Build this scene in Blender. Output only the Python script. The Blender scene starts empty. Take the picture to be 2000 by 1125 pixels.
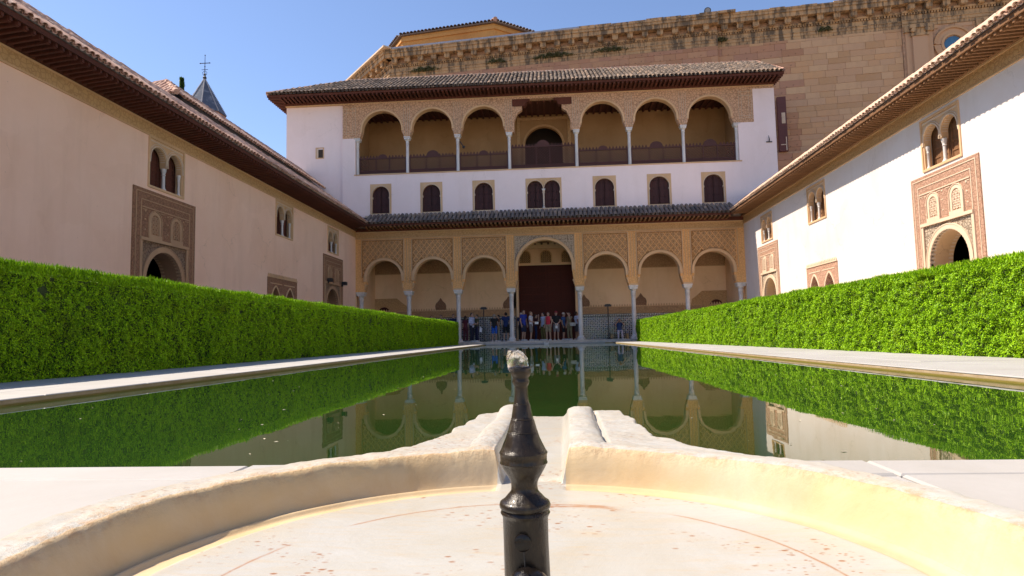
import bpy, math, random
import numpy as np
from mathutils import Matrix, Vector

S = bpy.context.scene
COL = S.collection
R = math.radians
rng = np.random.default_rng(11)
random.seed(11)

# ------------------------------------------------------------------ camera, sky, sun, exposure
cam = bpy.data.cameras.new('camera')
cam.sensor_width = 36.0
cam.lens = 36.0 * 1231.5 / 2000.0
cam.clip_start = 0.02
cam.clip_end = 2000.0
camo = bpy.data.objects.new('camera', cam)
COL.objects.link(camo)
_r = Vector((0.99762, 0.0657482, -0.0207606))
_u = Vector((0.0257992, -0.0767363, 0.9967176))
_d = Vector((-0.0639393, 0.9948813, 0.0782499))
camo.matrix_world = Matrix(((_r.x, _u.x, -_d.x, 0.0), (_r.y, _u.y, -_d.y, 0.0), (_r.z, _u.z, -_d.z, 0.36), (0, 0, 0, 1)))
S.camera = camo

SUN = Vector((-0.745, 0.105, 1.0)).normalized()
w = bpy.data.worlds.new('World')
S.world = w
w.use_nodes = True
wt = w.node_tree
sky = wt.nodes.new('ShaderNodeTexSky')
sky.sky_type = 'NISHITA'
sky.sun_disc = False
sky.sun_elevation = math.asin(SUN.z)
sky.sun_rotation = math.atan2(SUN.x, SUN.y) % (2 * math.pi)
sky.altitude = 750
sky.air_density = 1.0
sky.dust_density = 0.4
sky.ozone_density = 4.0
tint = wt.nodes.new('ShaderNodeMix')          # camera white balance set a little warm
tint.data_type = 'RGBA'
tint.blend_type = 'MULTIPLY'
tint.inputs[0].default_value = 1.0
tint.inputs[7].default_value = (1.06, 0.97, 0.97, 1)
wt.links.new(sky.outputs[0], tint.inputs[6])
wt.links.new(tint.outputs[2], wt.nodes['Background'].inputs[0])
wt.nodes['Background'].inputs[1].default_value = 0.104

sl = bpy.data.lights.new('sun', 'SUN')
sl.energy = 4.5
sl.angle = R(0.53)
sl.color = (1.0, 0.87, 0.72)
so = bpy.data.objects.new('sun', sl)
COL.objects.link(so)
so.rotation_euler = SUN.to_track_quat('Z', 'Y').to_euler()
so.location = (-30, 10, 50)

S.view_settings.view_transform = 'Standard'
S.view_settings.look = 'None'
S.view_settings.exposure = 1.02
S.view_settings.gamma = 1.0
S.view_settings.use_curve_mapping = False
S.cycles.max_bounces = 12
S.cycles.diffuse_bounces = 8
S.cycles.transmission_bounces = 8

# ------------------------------------------------------------------ materials


class NT:
    def __init__(s, name):
        s.m = bpy.data.materials.new(name)
        s.m.use_nodes = True
        s.t = s.m.node_tree
        s.b = s.t.nodes['Principled BSDF']
        s.co = None

    def nd(s, typ, ins=None, **at):
        n = s.t.nodes.new(typ)
        for k, v in at.items():
            setattr(n, k, v)
        for k, v in (ins or {}).items():
            s.put(n.inputs[k], v)
        return n

    def put(s, sock, v):
        if isinstance(v, bpy.types.NodeSocket):
            s.t.links.new(v, sock)
        else:
            if sock.type == 'RGBA' and len(v) == 3:
                v = (*v, 1)
            sock.default_value = v

    def pos(s, scale=None):
        if s.co is None:
            s.co = s.nd('ShaderNodeTexCoord').outputs['Object']
        if scale is None:
            return s.co
        return s.nd('ShaderNodeVectorMath', {0: s.co, 1: scale}, operation='MULTIPLY').outputs[0]

    def noise(s, scale, detail=4, rough=0.55, vec=None, dist=0.0):
        return s.nd('ShaderNodeTexNoise', {'Vector': vec or s.pos(), 'Scale': scale, 'Detail': detail, 'Roughness': rough, 'Distortion': dist}).outputs['Fac']

    def vor(s, scale, feature='F1', vec=None, out='Distance', rand=1.0):
        return s.nd('ShaderNodeTexVoronoi', {'Vector': vec or s.pos(), 'Scale': scale, 'Randomness': rand}, feature=feature).outputs[out]

    def ramp(s, fac, stops, interp='LINEAR'):
        n = s.nd('ShaderNodeValToRGB', {0: fac})
        e = n.color_ramp.elements
        n.color_ramp.interpolation = interp
        while len(e) < len(stops):
            e.new(0.5)
        for el, (p, c) in zip(e, stops):
            el.position = p
            el.color = (*c, 1) if not isinstance(c, (int, float)) else (c, c, c, 1)
        return n.outputs[0]

    def step(s, v, a, b, lo=0.0, hi=1.0):
        return s.nd('ShaderNodeMapRange', {0: v, 1: a, 2: b, 3: lo, 4: hi}).outputs[0]

    def math(s, op, a, b=0.0, c=0.0):
        return s.nd('ShaderNodeMath', {0: a, 1: b, 2: c}, operation=op).outputs[0]

    def mix(s, f, a, b, mode='MIX'):
        n = s.nd('ShaderNodeMix', data_type='RGBA', blend_type=mode)
        s.put(n.inputs[0], f)
        s.put(n.inputs[6], a)
        s.put(n.inputs[7], b)
        return n.outputs[2]

    def bump(s, h, strength=0.3, dist=0.02, nor=None):
        ins = {'Height': h, 'Strength': strength, 'Distance': dist}
        if nor is not None:
            ins['Normal'] = nor
        return s.nd('ShaderNodeBump', ins).outputs[0]

    def rnd(s):
        a = s.nd('ShaderNodeNewGeometry').outputs['Random Per Island']
        b = s.nd('ShaderNodeObjectInfo').outputs['Random']
        return s.math('FRACT', s.math('ADD', a, b))

    def set(s, col=None, rough=None, nor=None, **k):
        if col is not None:
            s.put(s.b.inputs['Base Color'], col)
        if rough is not None:
            s.put(s.b.inputs['Roughness'], rough)
        if nor is not None:
            s.put(s.b.inputs['Normal'], nor)
        for kk, v in k.items():
            s.put(s.b.inputs[kk.replace('_', ' ')], v)
        return s.m


def mul(c, f):
    return tuple(min(1, x * f) for x in c)


def plaster(name, col, stain, amt=0.5, rough=0.9, bump=0.25):
    t = NT(name)
    big = t.noise(0.35, 6, 0.6)
    mid = t.noise(2.6, 6, 0.65)
    streak = t.noise(1.0, 5, 0.6, vec=t.pos((1.6, 1.6, 0.22)))
    c = t.mix(t.math('MULTIPLY', t.step(big, 0.38, 0.68), amt), col, stain)
    c = t.mix(t.math('MULTIPLY', t.step(streak, 0.5, 0.75), amt * 0.6), c, mul(stain, 0.86))
    c = t.mix(t.math('MULTIPLY', t.step(mid, 0.52, 0.8), 0.35), c, mul(col, 1.08))
    fine = t.noise(28, 5, 0.6)
    wv = t.nd('ShaderNodeVectorMath', {0: t.pos(), 1: t.nd('ShaderNodeTexNoise', {'Vector': t.pos(), 'Scale': 1.6, 'Detail': 4}).outputs['Color']}, operation='ADD').outputs[0]
    patch = t.nd('ShaderNodeSeparateColor', {0: t.nd('ShaderNodeTexVoronoi', {'Vector': wv, 'Scale': 0.75}).outputs['Color']}).outputs[0]
    c = t.mix(t.math('MULTIPLY', t.step(patch, 0.45, 0.8), 0.22 * amt), c, mul(stain, 0.93))
    c = t.mix(t.math('MULTIPLY', t.step(patch, 0.3, 0.1), 0.2 * amt), c, mul(col, 1.1))
    cr = t.vor(0.55, 'DISTANCE_TO_EDGE', vec=wv)
    crm = t.math('MULTIPLY', t.step(cr, 0.010, 0.003), t.step(big, 0.52, 0.6))
    c = t.mix(t.math('MULTIPLY', crm, 0.5 * amt), c, mul(stain, 0.6))
    spot = t.vor(5.0, 'F1')
    c = t.mix(t.math('MULTIPLY', t.step(spot, 0.07, 0.03), t.step(mid, 0.5, 0.56, 0, 0.7)), c, mul(stain, 0.5))
    h = t.math('ADD', t.math('MULTIPLY', mid, 0.8), t.math('MULTIPLY', fine, 0.35))
    h = t.math('SUBTRACT', t.math('ADD', h, t.math('MULTIPLY', patch, 0.25)), t.math('MULTIPLY', crm, 0.4))
    return t.set(c, rough, t.bump(h, bump, 0.012))


def carved(name, light, dark, scale=7.0, bump=0.8, band=None):
    """stucco worked all over with small interlaced relief"""
    t = NT(name)
    p = t.pos()
    warp = t.noise(scale * 0.5, 2, 0.5)
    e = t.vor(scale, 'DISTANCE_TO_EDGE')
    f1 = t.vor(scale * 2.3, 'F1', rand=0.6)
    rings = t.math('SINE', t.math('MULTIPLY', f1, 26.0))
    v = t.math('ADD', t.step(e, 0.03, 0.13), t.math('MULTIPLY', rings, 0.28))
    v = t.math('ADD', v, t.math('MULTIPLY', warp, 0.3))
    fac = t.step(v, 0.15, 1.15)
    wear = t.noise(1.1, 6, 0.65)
    c = t.mix(fac, dark, light)  # hollows of the relief painted darker, shade added to the pigment
    c = t.mix(t.math('MULTIPLY', t.step(wear, 0.5, 0.75), 0.6), c, mul(light, 0.94))
    return t.set(c, 0.9, t.bump(v, bump, 0.03))


def woodm(name, col, dark, rough=0.6, axis=(3, 3, 3)):
    t = NT(name)
    g = t.noise(6.0, 6, 0.65, vec=t.pos(axis), dist=0.4)
    big = t.noise(0.9, 4)
    c = t.mix(t.step(g, 0.35, 0.65), dark, col)
    c = t.mix(t.math('MULTIPLY', t.rnd(), 0.35), c, mul(col, 1.5))
    c = t.mix(t.math('MULTIPLY', t.step(big, 0.5, 0.7), 0.3), c, mul(dark, 0.9))
    return t.set(c, rough, t.bump(g, 0.35, 0.01))


def tilem(name, cols, moss=(0.06, 0.055, 0.05), mamt=0.5):
    t = NT(name)
    r = t.rnd()
    c = t.ramp(r, [(i / (len(cols) - 1), k) for i, k in enumerate(cols)])
    n1 = t.noise(7, 6, 0.7)
    n2 = t.noise(1.3, 5, 0.6)
    c = t.mix(t.math('MULTIPLY', t.step(n1, 0.5, 0.7), mamt), c, moss)
    c = t.mix(t.math('MULTIPLY', t.step(n2, 0.5, 0.7), 0.4), c, mul(moss, 2.2))
    return t.set(c, 0.92, t.bump(n1, 0.4, 0.012))


def plain(name, col, rough=0.6, var=0.25, scale=12, bump=0.15, **k):
    t = NT(name)
    n = t.noise(scale, 5, 0.6)
    c = t.mix(t.step(n, 0.3, 0.7), mul(col, 1 - var), mul(col, 1 + var))
    return t.set(c, rough, t.bump(n, bump, 0.01), **k)


M = {}
M['white'] = plaster('white_plaster', (0.88, 0.73, 0.69), (0.82, 0.65, 0.58), 0.45)
M['left'] = plaster('aged_cream_plaster', (0.90, 0.61, 0.44), (0.86, 0.54, 0.36), 0.85)
M['right'] = plaster('cream_plaster', (0.72, 0.655, 0.61), (0.68, 0.58, 0.50), 0.8)
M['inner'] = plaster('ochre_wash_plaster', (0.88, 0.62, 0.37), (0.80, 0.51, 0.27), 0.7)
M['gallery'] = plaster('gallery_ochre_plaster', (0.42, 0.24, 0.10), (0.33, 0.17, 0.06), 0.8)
M['trim'] = plaster('tan_stucco', (0.66, 0.43, 0.24), (0.54, 0.33, 0.16), 0.8, bump=0.5)
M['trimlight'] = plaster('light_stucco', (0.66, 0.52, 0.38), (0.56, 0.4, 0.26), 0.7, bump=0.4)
M['trim_l'] = plaster('darker_tan_stucco', (0.50, 0.31, 0.17), (0.38, 0.21, 0.11), 0.8, bump=0.5)  # darker tan stucco, left portals only
M['arab_l'] = carved('darker_arabesque_stucco', (0.46, 0.30, 0.18), (0.22, 0.12, 0.07), 11, 0.8)  # darker arabesque stucco, left portals only
M['sebka_bar'] = plaster('ochre_lattice_stucco', (0.82, 0.48, 0.21), (0.68, 0.37, 0.14), 0.8)
M['brown'] = plaster('brown_stucco', (0.34, 0.19, 0.10), (0.24, 0.12, 0.06), 0.8)
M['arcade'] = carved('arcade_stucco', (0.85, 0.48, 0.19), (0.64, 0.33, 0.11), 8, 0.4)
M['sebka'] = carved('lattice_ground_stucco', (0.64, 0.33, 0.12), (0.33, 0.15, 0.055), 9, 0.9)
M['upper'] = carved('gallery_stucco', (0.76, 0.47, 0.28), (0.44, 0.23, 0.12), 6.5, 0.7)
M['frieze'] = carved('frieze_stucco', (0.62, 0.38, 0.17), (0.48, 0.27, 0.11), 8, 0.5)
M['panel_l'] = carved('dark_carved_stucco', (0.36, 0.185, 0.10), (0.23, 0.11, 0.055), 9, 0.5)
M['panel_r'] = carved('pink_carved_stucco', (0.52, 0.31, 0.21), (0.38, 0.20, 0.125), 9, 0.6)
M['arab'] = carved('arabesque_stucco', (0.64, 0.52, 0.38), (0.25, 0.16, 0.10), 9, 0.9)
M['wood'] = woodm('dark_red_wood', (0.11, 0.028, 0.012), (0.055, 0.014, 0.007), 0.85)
M['soffit'] = woodm('shaded_soffit_boards', (0.04, 0.014, 0.007), (0.022, 0.008, 0.004), 0.9)  # boards coloured darker to paint in the shade between rafters
M['wood_lit'] = woodm('bounce_lit_brown_wood', (0.22, 0.105, 0.04), (0.12, 0.052, 0.02), 0.85)  # lighter copy of the wood, warm bounce light painted into the brown
M['shutter'] = woodm('plum_brown_wood', (0.055, 0.016, 0.014), (0.03, 0.009, 0.008), 0.8)
M['rail'] = woodm('plum_lattice_wood', (0.085, 0.030, 0.024), (0.05, 0.018, 0.014), 0.8)
M['door'] = woodm('mahogany_door_wood', (0.085, 0.017, 0.008), (0.05, 0.010, 0.005), 0.85)
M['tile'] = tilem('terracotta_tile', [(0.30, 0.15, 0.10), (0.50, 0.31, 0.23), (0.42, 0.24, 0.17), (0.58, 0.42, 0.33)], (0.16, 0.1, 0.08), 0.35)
M['tilelit'] = tilem('sunlit_terracotta_tile', [(0.46, 0.28, 0.19), (0.60, 0.42, 0.30), (0.52, 0.34, 0.24), (0.64, 0.48, 0.36)], (0.3, 0.2, 0.14), 0.25)  # paler copy of the roof tile with sunlight put into its colours
M['tilegrey'] = tilem('weathered_grey_tile', [(0.10, 0.07, 0.05), (0.20, 0.145, 0.105), (0.07, 0.05, 0.037), (0.30, 0.20, 0.13)], (0.06, 0.055, 0.05), 0.6)
M['tiledark'] = tilem('dark_grey_tile', [(0.15, 0.11, 0.09), (0.25, 0.19, 0.15), (0.115, 0.085, 0.07), (0.36, 0.25, 0.17)], (0.045, 0.04, 0.04), 0.55)
M['dark'] = plain('painted_room_shade', (0.05, 0.035, 0.025), 0.9)  # near-black stand-in for the shade of unlit interiors
M['iron'] = plain('black_iron', (0.02, 0.02, 0.022), 0.5)
M['slate'] = tilem('blue_grey_slate', [(0.05, 0.06, 0.085), (0.10, 0.12, 0.16), (0.07, 0.085, 0.12)], (0.16, 0.17, 0.19), 0.3)
M['brick'] = plaster('red_brickwork', (0.36, 0.17, 0.10), (0.25, 0.11, 0.07), 0.7)
M['orange'] = plaster('orange_render', (0.55, 0.29, 0.085), (0.46, 0.2, 0.05), 0.9)
M['lead'] = plain('grey_lead', (0.33, 0.34, 0.38), 0.5)
M['room_glass'] = plain('blue_window_glass', (0.05, 0.14, 0.24), 0.12, 0.3, 1.5, 0.0)


def marble_col():
    t = NT('column_marble')
    n = t.noise(3, 7, 0.65, vec=t.pos((1, 1, 0.4)), dist=0.8)
    c = t.ramp(n, [(0.3, (0.46, 0.42, 0.38)), (0.5, (0.62, 0.58, 0.54)), (0.7, (0.70, 0.67, 0.63))])
    return t.set(c, 0.45, t.bump(n, 0.1, 0.01))


M['marble'] = marble_col()


def paving(name, a, b):
    t = NT(name)
    n = t.noise(1.7, 7, 0.65, dist=0.5)
    f = t.noise(30, 5, 0.6)
    r = t.rnd()
    c = t.mix(t.step(n, 0.35, 0.7), a, b)
    c = t.mix(t.math('MULTIPLY', r, 0.45), c, mul(b, 0.92))
    d = t.noise(9, 6, 0.75)
    c = t.mix(t.step(d, 0.66, 0.78, 0, 0.4), c, (0.25, 0.21, 0.16))
    return t.set(c, 0.6, t.bump(t.math('ADD', f, n), 0.15, 0.006))


M['paving'] = paving('white_marble_paving', (0.43, 0.42, 0.41), (0.35, 0.335, 0.31))
M['court'] = paving('court_bounce_marble', (0.70, 0.66, 0.62), (0.60, 0.55, 0.50))  # unseen court floor, kept paler to bounce fill light
M['kerbside'] = paving('wet_stone_edge', (0.40, 0.28, 0.14), (0.26, 0.19, 0.075))


def waterline():
    t = NT('algae_stained_edge')
    z = t.nd('ShaderNodeSeparateXYZ', {0: t.pos()}).outputs[2]
    n = t.noise(6, 6, 0.7)
    zz = t.math('ADD', z, t.math('MULTIPLY', n, 0.018))
    c = t.mix(t.step(n, 0.35, 0.65), (0.46, 0.36, 0.24), (0.33, 0.24, 0.13))
    c = t.mix(t.step(zz, -0.022, -0.034), c, (0.20, 0.16, 0.03))
    return t.set(c, 0.5, t.bump(n, 0.4, 0.01))


M['waterline'] = waterline()


def basin_marble():
    t = NT('basin_marble')
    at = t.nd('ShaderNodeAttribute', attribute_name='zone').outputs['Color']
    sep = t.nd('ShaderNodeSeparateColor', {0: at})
    ochre_bounce, rough, crack = sep.outputs[0], sep.outputs[1], sep.outputs[2]
    n = t.noise(5, 8, 0.65, dist=0.7)
    vein = t.noise(3.2, 7, 0.7, vec=t.pos((1.0, 5.0, 1.0)), dist=1.2)
    base = t.mix(t.step(n, 0.35, 0.7), (0.43, 0.43, 0.405), (0.39, 0.37, 0.315))
    base = t.mix(t.step(vein, 0.52, 0.72, 0, 0.6), base, (0.45, 0.36, 0.235))
    bl = t.noise(2.1, 5, 0.6)
    base = t.mix(t.step(bl, 0.5, 0.72, 0, 0.5), base, (0.48, 0.40, 0.265))
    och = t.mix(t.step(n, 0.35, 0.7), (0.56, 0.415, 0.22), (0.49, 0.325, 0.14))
    base = t.mix(t.math('MULTIPLY', ochre_bounce, t.step(bl, 0.3, 0.62, 0.5, 0.9)), base, och)  # inner wall ochre: stone colour plus warm bounce light painted in
    pit = t.noise(38, 6, 0.75)
    pm = t.math('MULTIPLY', t.step(pit, 0.47, 0.62), rough)
    base = t.mix(t.math('MULTIPLY', pm, 0.75), base, (0.42, 0.26, 0.13))
    # rust freckles on the floor, stretched along the grain
    sp = t.vor(46, 'F1', vec=t.pos((0.8, 1.3, 0.3)))
    gate = t.noise(4.3, 3, 0.6)
    fl = t.math('SUBTRACT', 1.0, t.math('MAXIMUM', rough, ochre_bounce))
    sp2 = t.vor(75, 'F1', vec=t.pos((1.0, 1.6, 0.3)))
    spm = t.math('MULTIPLY', t.math('MAXIMUM', t.math('MULTIPLY', t.step(sp, 0.24, 0.12), t.step(gate, 0.47, 0.56)), t.math('MULTIPLY', t.step(sp2, 0.26, 0.12), t.step(gate, 0.52, 0.6))), fl)
    grain = t.noise(30, 5, 0.7, vec=t.pos((0.35, 4.0, 1.0)), dist=0.3)
    base = t.mix(t.math('MULTIPLY', t.step(grain, 0.53, 0.68, 0, 0.45), fl), base, (0.44, 0.36, 0.24))
    base = t.mix(t.math('MULTIPLY', spm, 0.95), base, (0.28, 0.12, 0.045))
    base = t.mix(t.math('MULTIPLY', t.math('MULTIPLY', crack, t.step(pit, 0.30, 0.50)), 0.95), base, (0.33, 0.15, 0.06))
    h = t.math('ADD', t.math('MULTIPLY', pit, t.math('ADD', rough, 0.12)), t.math('MULTIPLY', n, 0.3))
    nor = t.bump(h, 0.55, 0.012)
    ro = t.mix(t.step(t.math('MAXIMUM', rough, ochre_bounce), 0.0, 0.6), (0.28, 0.28, 0.28), (0.72, 0.72, 0.72))
    return t.set(base, ro, nor)


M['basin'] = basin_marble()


def bronze():
    t = NT('wet_dark_bronze')
    n = t.noise(55, 6, 0.65, vec=t.pos((1, 1, 0.25)))
    b = t.noise(14, 4, 0.6)
    c = t.mix(t.step(b, 0.4, 0.7), (0.012, 0.008, 0.005), (0.032, 0.022, 0.012))
    c = t.mix(t.step(n, 0.58, 0.75, 0, 0.6), c, (0.085, 0.07, 0.038))
    fine = t.noise(170, 5, 0.7)
    h = t.math('ADD', t.math('ADD', n, t.math('MULTIPLY', b, 0.6)), t.math('MULTIPLY', fine, 0.3))
    return t.set(c, t.step(n, 0.3, 0.8, 0.2, 0.5), t.bump(h, 0.6, 0.003), Specular_IOR_Level=0.28, Coat_Weight=0.12, Coat_Roughness=0.08)


M['bronze'] = bronze()
M['bronze_black'] = plain('black_valve_bronze', (0.008, 0.006, 0.005), 0.2, 0.3, 60, 0.15, Specular_IOR_Level=0.3)


def waterjet():
    t = NT('clear_water')
    n = t.noise(160, 3, 0.6)
    return t.set((0.97, 0.98, 0.99), 0.02, t.bump(n, 0.6, 0.004), Transmission_Weight=1.0, IOR=1.33)


M['jet'] = waterjet()


def poolm():
    t = NT('green_pool_water')
    v = t.pos((1.0, 0.35, 1.0))
    r1 = t.noise(2.2, 3, 0.5, vec=v)
    r2 = t.noise(14, 2, 0.5, vec=v)
    h = t.math('ADD', r1, t.math('MULTIPLY', r2, 0.08))
    n = t.noise(0.25, 4)
    c = t.mix(t.step(n, 0.35, 0.65), (0.010, 0.032, 0.006), (0.018, 0.046, 0.008))
    return t.set(c, 0.012, t.bump(h, 0.045, 0.03), IOR=1.36)


M['water'] = poolm()


def leafm(name, cols, trans):
    t = NT(name)
    r = t.rnd()
    c = t.ramp(r, [(i / (len(cols) - 1), k) for i, k in enumerate(cols)])
    big = t.noise(0.8, 4, 0.6)
    c = t.mix(t.step(big, 0.4, 0.7, 0, 0.4), c, cols[-1])
    dry = t.noise(2.6, 5, 0.7)
    c = t.mix(t.step(dry, 0.56, 0.72, 0, 0.55), c, (cols[1][0] * 0.9, cols[1][1] * 0.42, cols[1][2]))
    t.set(c, 0.5, None)
    t.b.inputs['Specular IOR Level'].default_value = 0.18
    tr = t.nd('ShaderNodeBsdfTranslucent', {0: t.mix(0.5, c, (0.30, 0.52, 0.01))})
    mx = t.nd('ShaderNodeMixShader', {0: trans, 1: t.b.outputs[0], 2: tr.outputs[0]})
    t.t.links.new(mx.outputs[0], t.t.nodes['Material Output'].inputs[0])
    return t.m


M['leaf'] = leafm('myrtle_leaf', [(0.055, 0.14, 0.003), (0.135, 0.29, 0.004), (0.24, 0.46, 0.004), (0.38, 0.63, 0.006)], 0.12)
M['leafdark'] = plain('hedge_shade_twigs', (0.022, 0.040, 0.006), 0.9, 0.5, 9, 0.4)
M['cypress'] = leafm('cypress_leaf', [(0.018, 0.04, 0.012), (0.03, 0.07, 0.018), (0.045, 0.09, 0.022)], 0.2)
M['weed'] = leafm('dry_weed_leaf', [(0.05, 0.06, 0.02), (0.09, 0.09, 0.035), (0.12, 0.10, 0.05)], 0.2)
M['bark'] = plain('brown_bark', (0.09, 0.06, 0.04), 0.9)


def stonem(name, a, b, c3, pits):
    t = NT(name)
    r = t.rnd()
    c = t.ramp(r, [(0, a), (0.35, b), (0.65, c3), (1, mul(a, 0.8))])
    n = t.noise(1.1, 7, 0.7)
    c = t.mix(t.step(n, 0.4, 0.7, 0, 0.55), c, b)
    st = t.noise(0.5, 6, 0.65, vec=t.pos((2.0, 2.0, 0.35)))
    c = t.mix(t.step(st, 0.52, 0.72, 0, 0.5), c, mul(c3, 0.72))
    v = t.noise(3.4, 6, 0.75)
    p = t.step(v, 0.60, 0.70)
    c = t.mix(t.math('MULTIPLY', p, pits), c, (0.10, 0.05, 0.035))
    return t.set(c, 0.92, t.bump(t.math('SUBTRACT', n, t.math('MULTIPLY', p, pits)), 0.5, 0.05))


M['ashlar'] = stonem('tan_ashlar', (0.58, 0.325, 0.15), (0.51, 0.31, 0.18), (0.60, 0.375, 0.20), 0.12)
M['rubble'] = stonem('pitted_pink_stone', (0.49, 0.245, 0.125), (0.42, 0.22, 0.135), (0.53, 0.29, 0.15), 0.85)
M['joint'] = plain('stone_mortar', (0.48, 0.29, 0.17), 0.95, 0.3, 5)
M['bed'] = plain('shaded_roof_bedding', (0.07, 0.05, 0.042), 0.95, 0.4, 5)  # sheet painted dark to deepen the shade in the tile channels


def cornm():
    t = NT('weathered_cornice_stone')
    n = t.noise(1.0, 7, 0.72)
    st = t.noise(1.4, 6, 0.7, vec=t.pos((2.0, 2.0, 0.3)))
    c = t.mix(t.step(n, 0.35, 0.65), (0.56, 0.35, 0.17), (0.42, 0.26, 0.13))
    c = t.mix(t.step(st, 0.45, 0.58, 0, 0.85), c, (0.085, 0.065, 0.045))
    return t.set(c, 0.95, t.bump(n, 0.6, 0.05))


M['cornice'] = cornm()


def dadom():
    t = NT('glazed_star_tilework')
    sp = t.nd('ShaderNodeSeparateXYZ', {0: t.pos()})
    x = t.math('MULTIPLY', sp.outputs[0], 1 / 0.235)
    z = t.math('MULTIPLY', sp.outputs[2], 1 / 0.235)

    def cell(ox):
        fx = t.math('SUBTRACT', t.math('FRACT', t.math('ADD', x, ox)), 0.5)
        fz = t.math('SUBTRACT', t.math('FRACT', t.math('ADD', z, ox)), 0.5)
        return t.math('SQRT', t.math('ADD', t.math('MULTIPLY', fx, fx), t.math('MULTIPLY', fz, fz)))
    r1, r2 = cell(50.0), cell(50.5)
    rr = t.math('MINIMUM', r1, r2)
    ring = t.math('LESS_THAN', t.math('ABSOLUTE', t.math('SUBTRACT', rr, 0.285)), 0.055)
    core = t.math('LESS_THAN', rr, 0.17)
    tint = t.noise(1.3, 2, 0.5)
    hue = t.ramp(tint, [(0.3, (0.30, 0.16, 0.04)), (0.45, (0.05, 0.12, 0.10)), (0.55, (0.05, 0.08, 0.25)), (0.7, (0.25, 0.14, 0.05))])
    c = t.mix(core, t.mix(0.35, hue, (0.02, 0.02, 0.025)), (0.012, 0.012, 0.016))
    c = t.mix(ring, c, (0.50, 0.48, 0.42))
    return t.set(c, 0.22)


M['dado'] = dadom()
M['tileblack'] = plain('black_glazed_tile', (0.02, 0.02, 0.026), 0.2)
M['tilewhite'] = plain('white_glazed_tile', (0.5, 0.48, 0.42), 0.25)

CLOTH = {}


def cloth(col):
    k = tuple(col)
    if k not in CLOTH:
        CLOTH[k] = plain('cloth_%d' % len(CLOTH), col, 0.85, 0.2, 9, 0.3)
    return CLOTH[k]


# ------------------------------------------------------------------ geometry helpers


def wloc(o):
    v = Vector((0, 0, 0))
    while o is not None:
        v += o.location
        o = o.parent
    return v


class Fr:
    def __init__(s, o, ex, ed):
        s.o = np.array(o, float)
        s.A = np.array([ex, ed, (0, 0, 1)], float)          # rows: u, d, z
        s.flip = np.linalg.det(s.A) < 0

    def pts(s, P):
        return s.o + np.asarray(P, float) @ s.A

    def pt(s, u, d, z):
        return Vector(s.pts([[u, d, z]])[0])


W0 = Fr((0, 0, 0), (1, 0, 0), (0, 1, 0))


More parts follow.
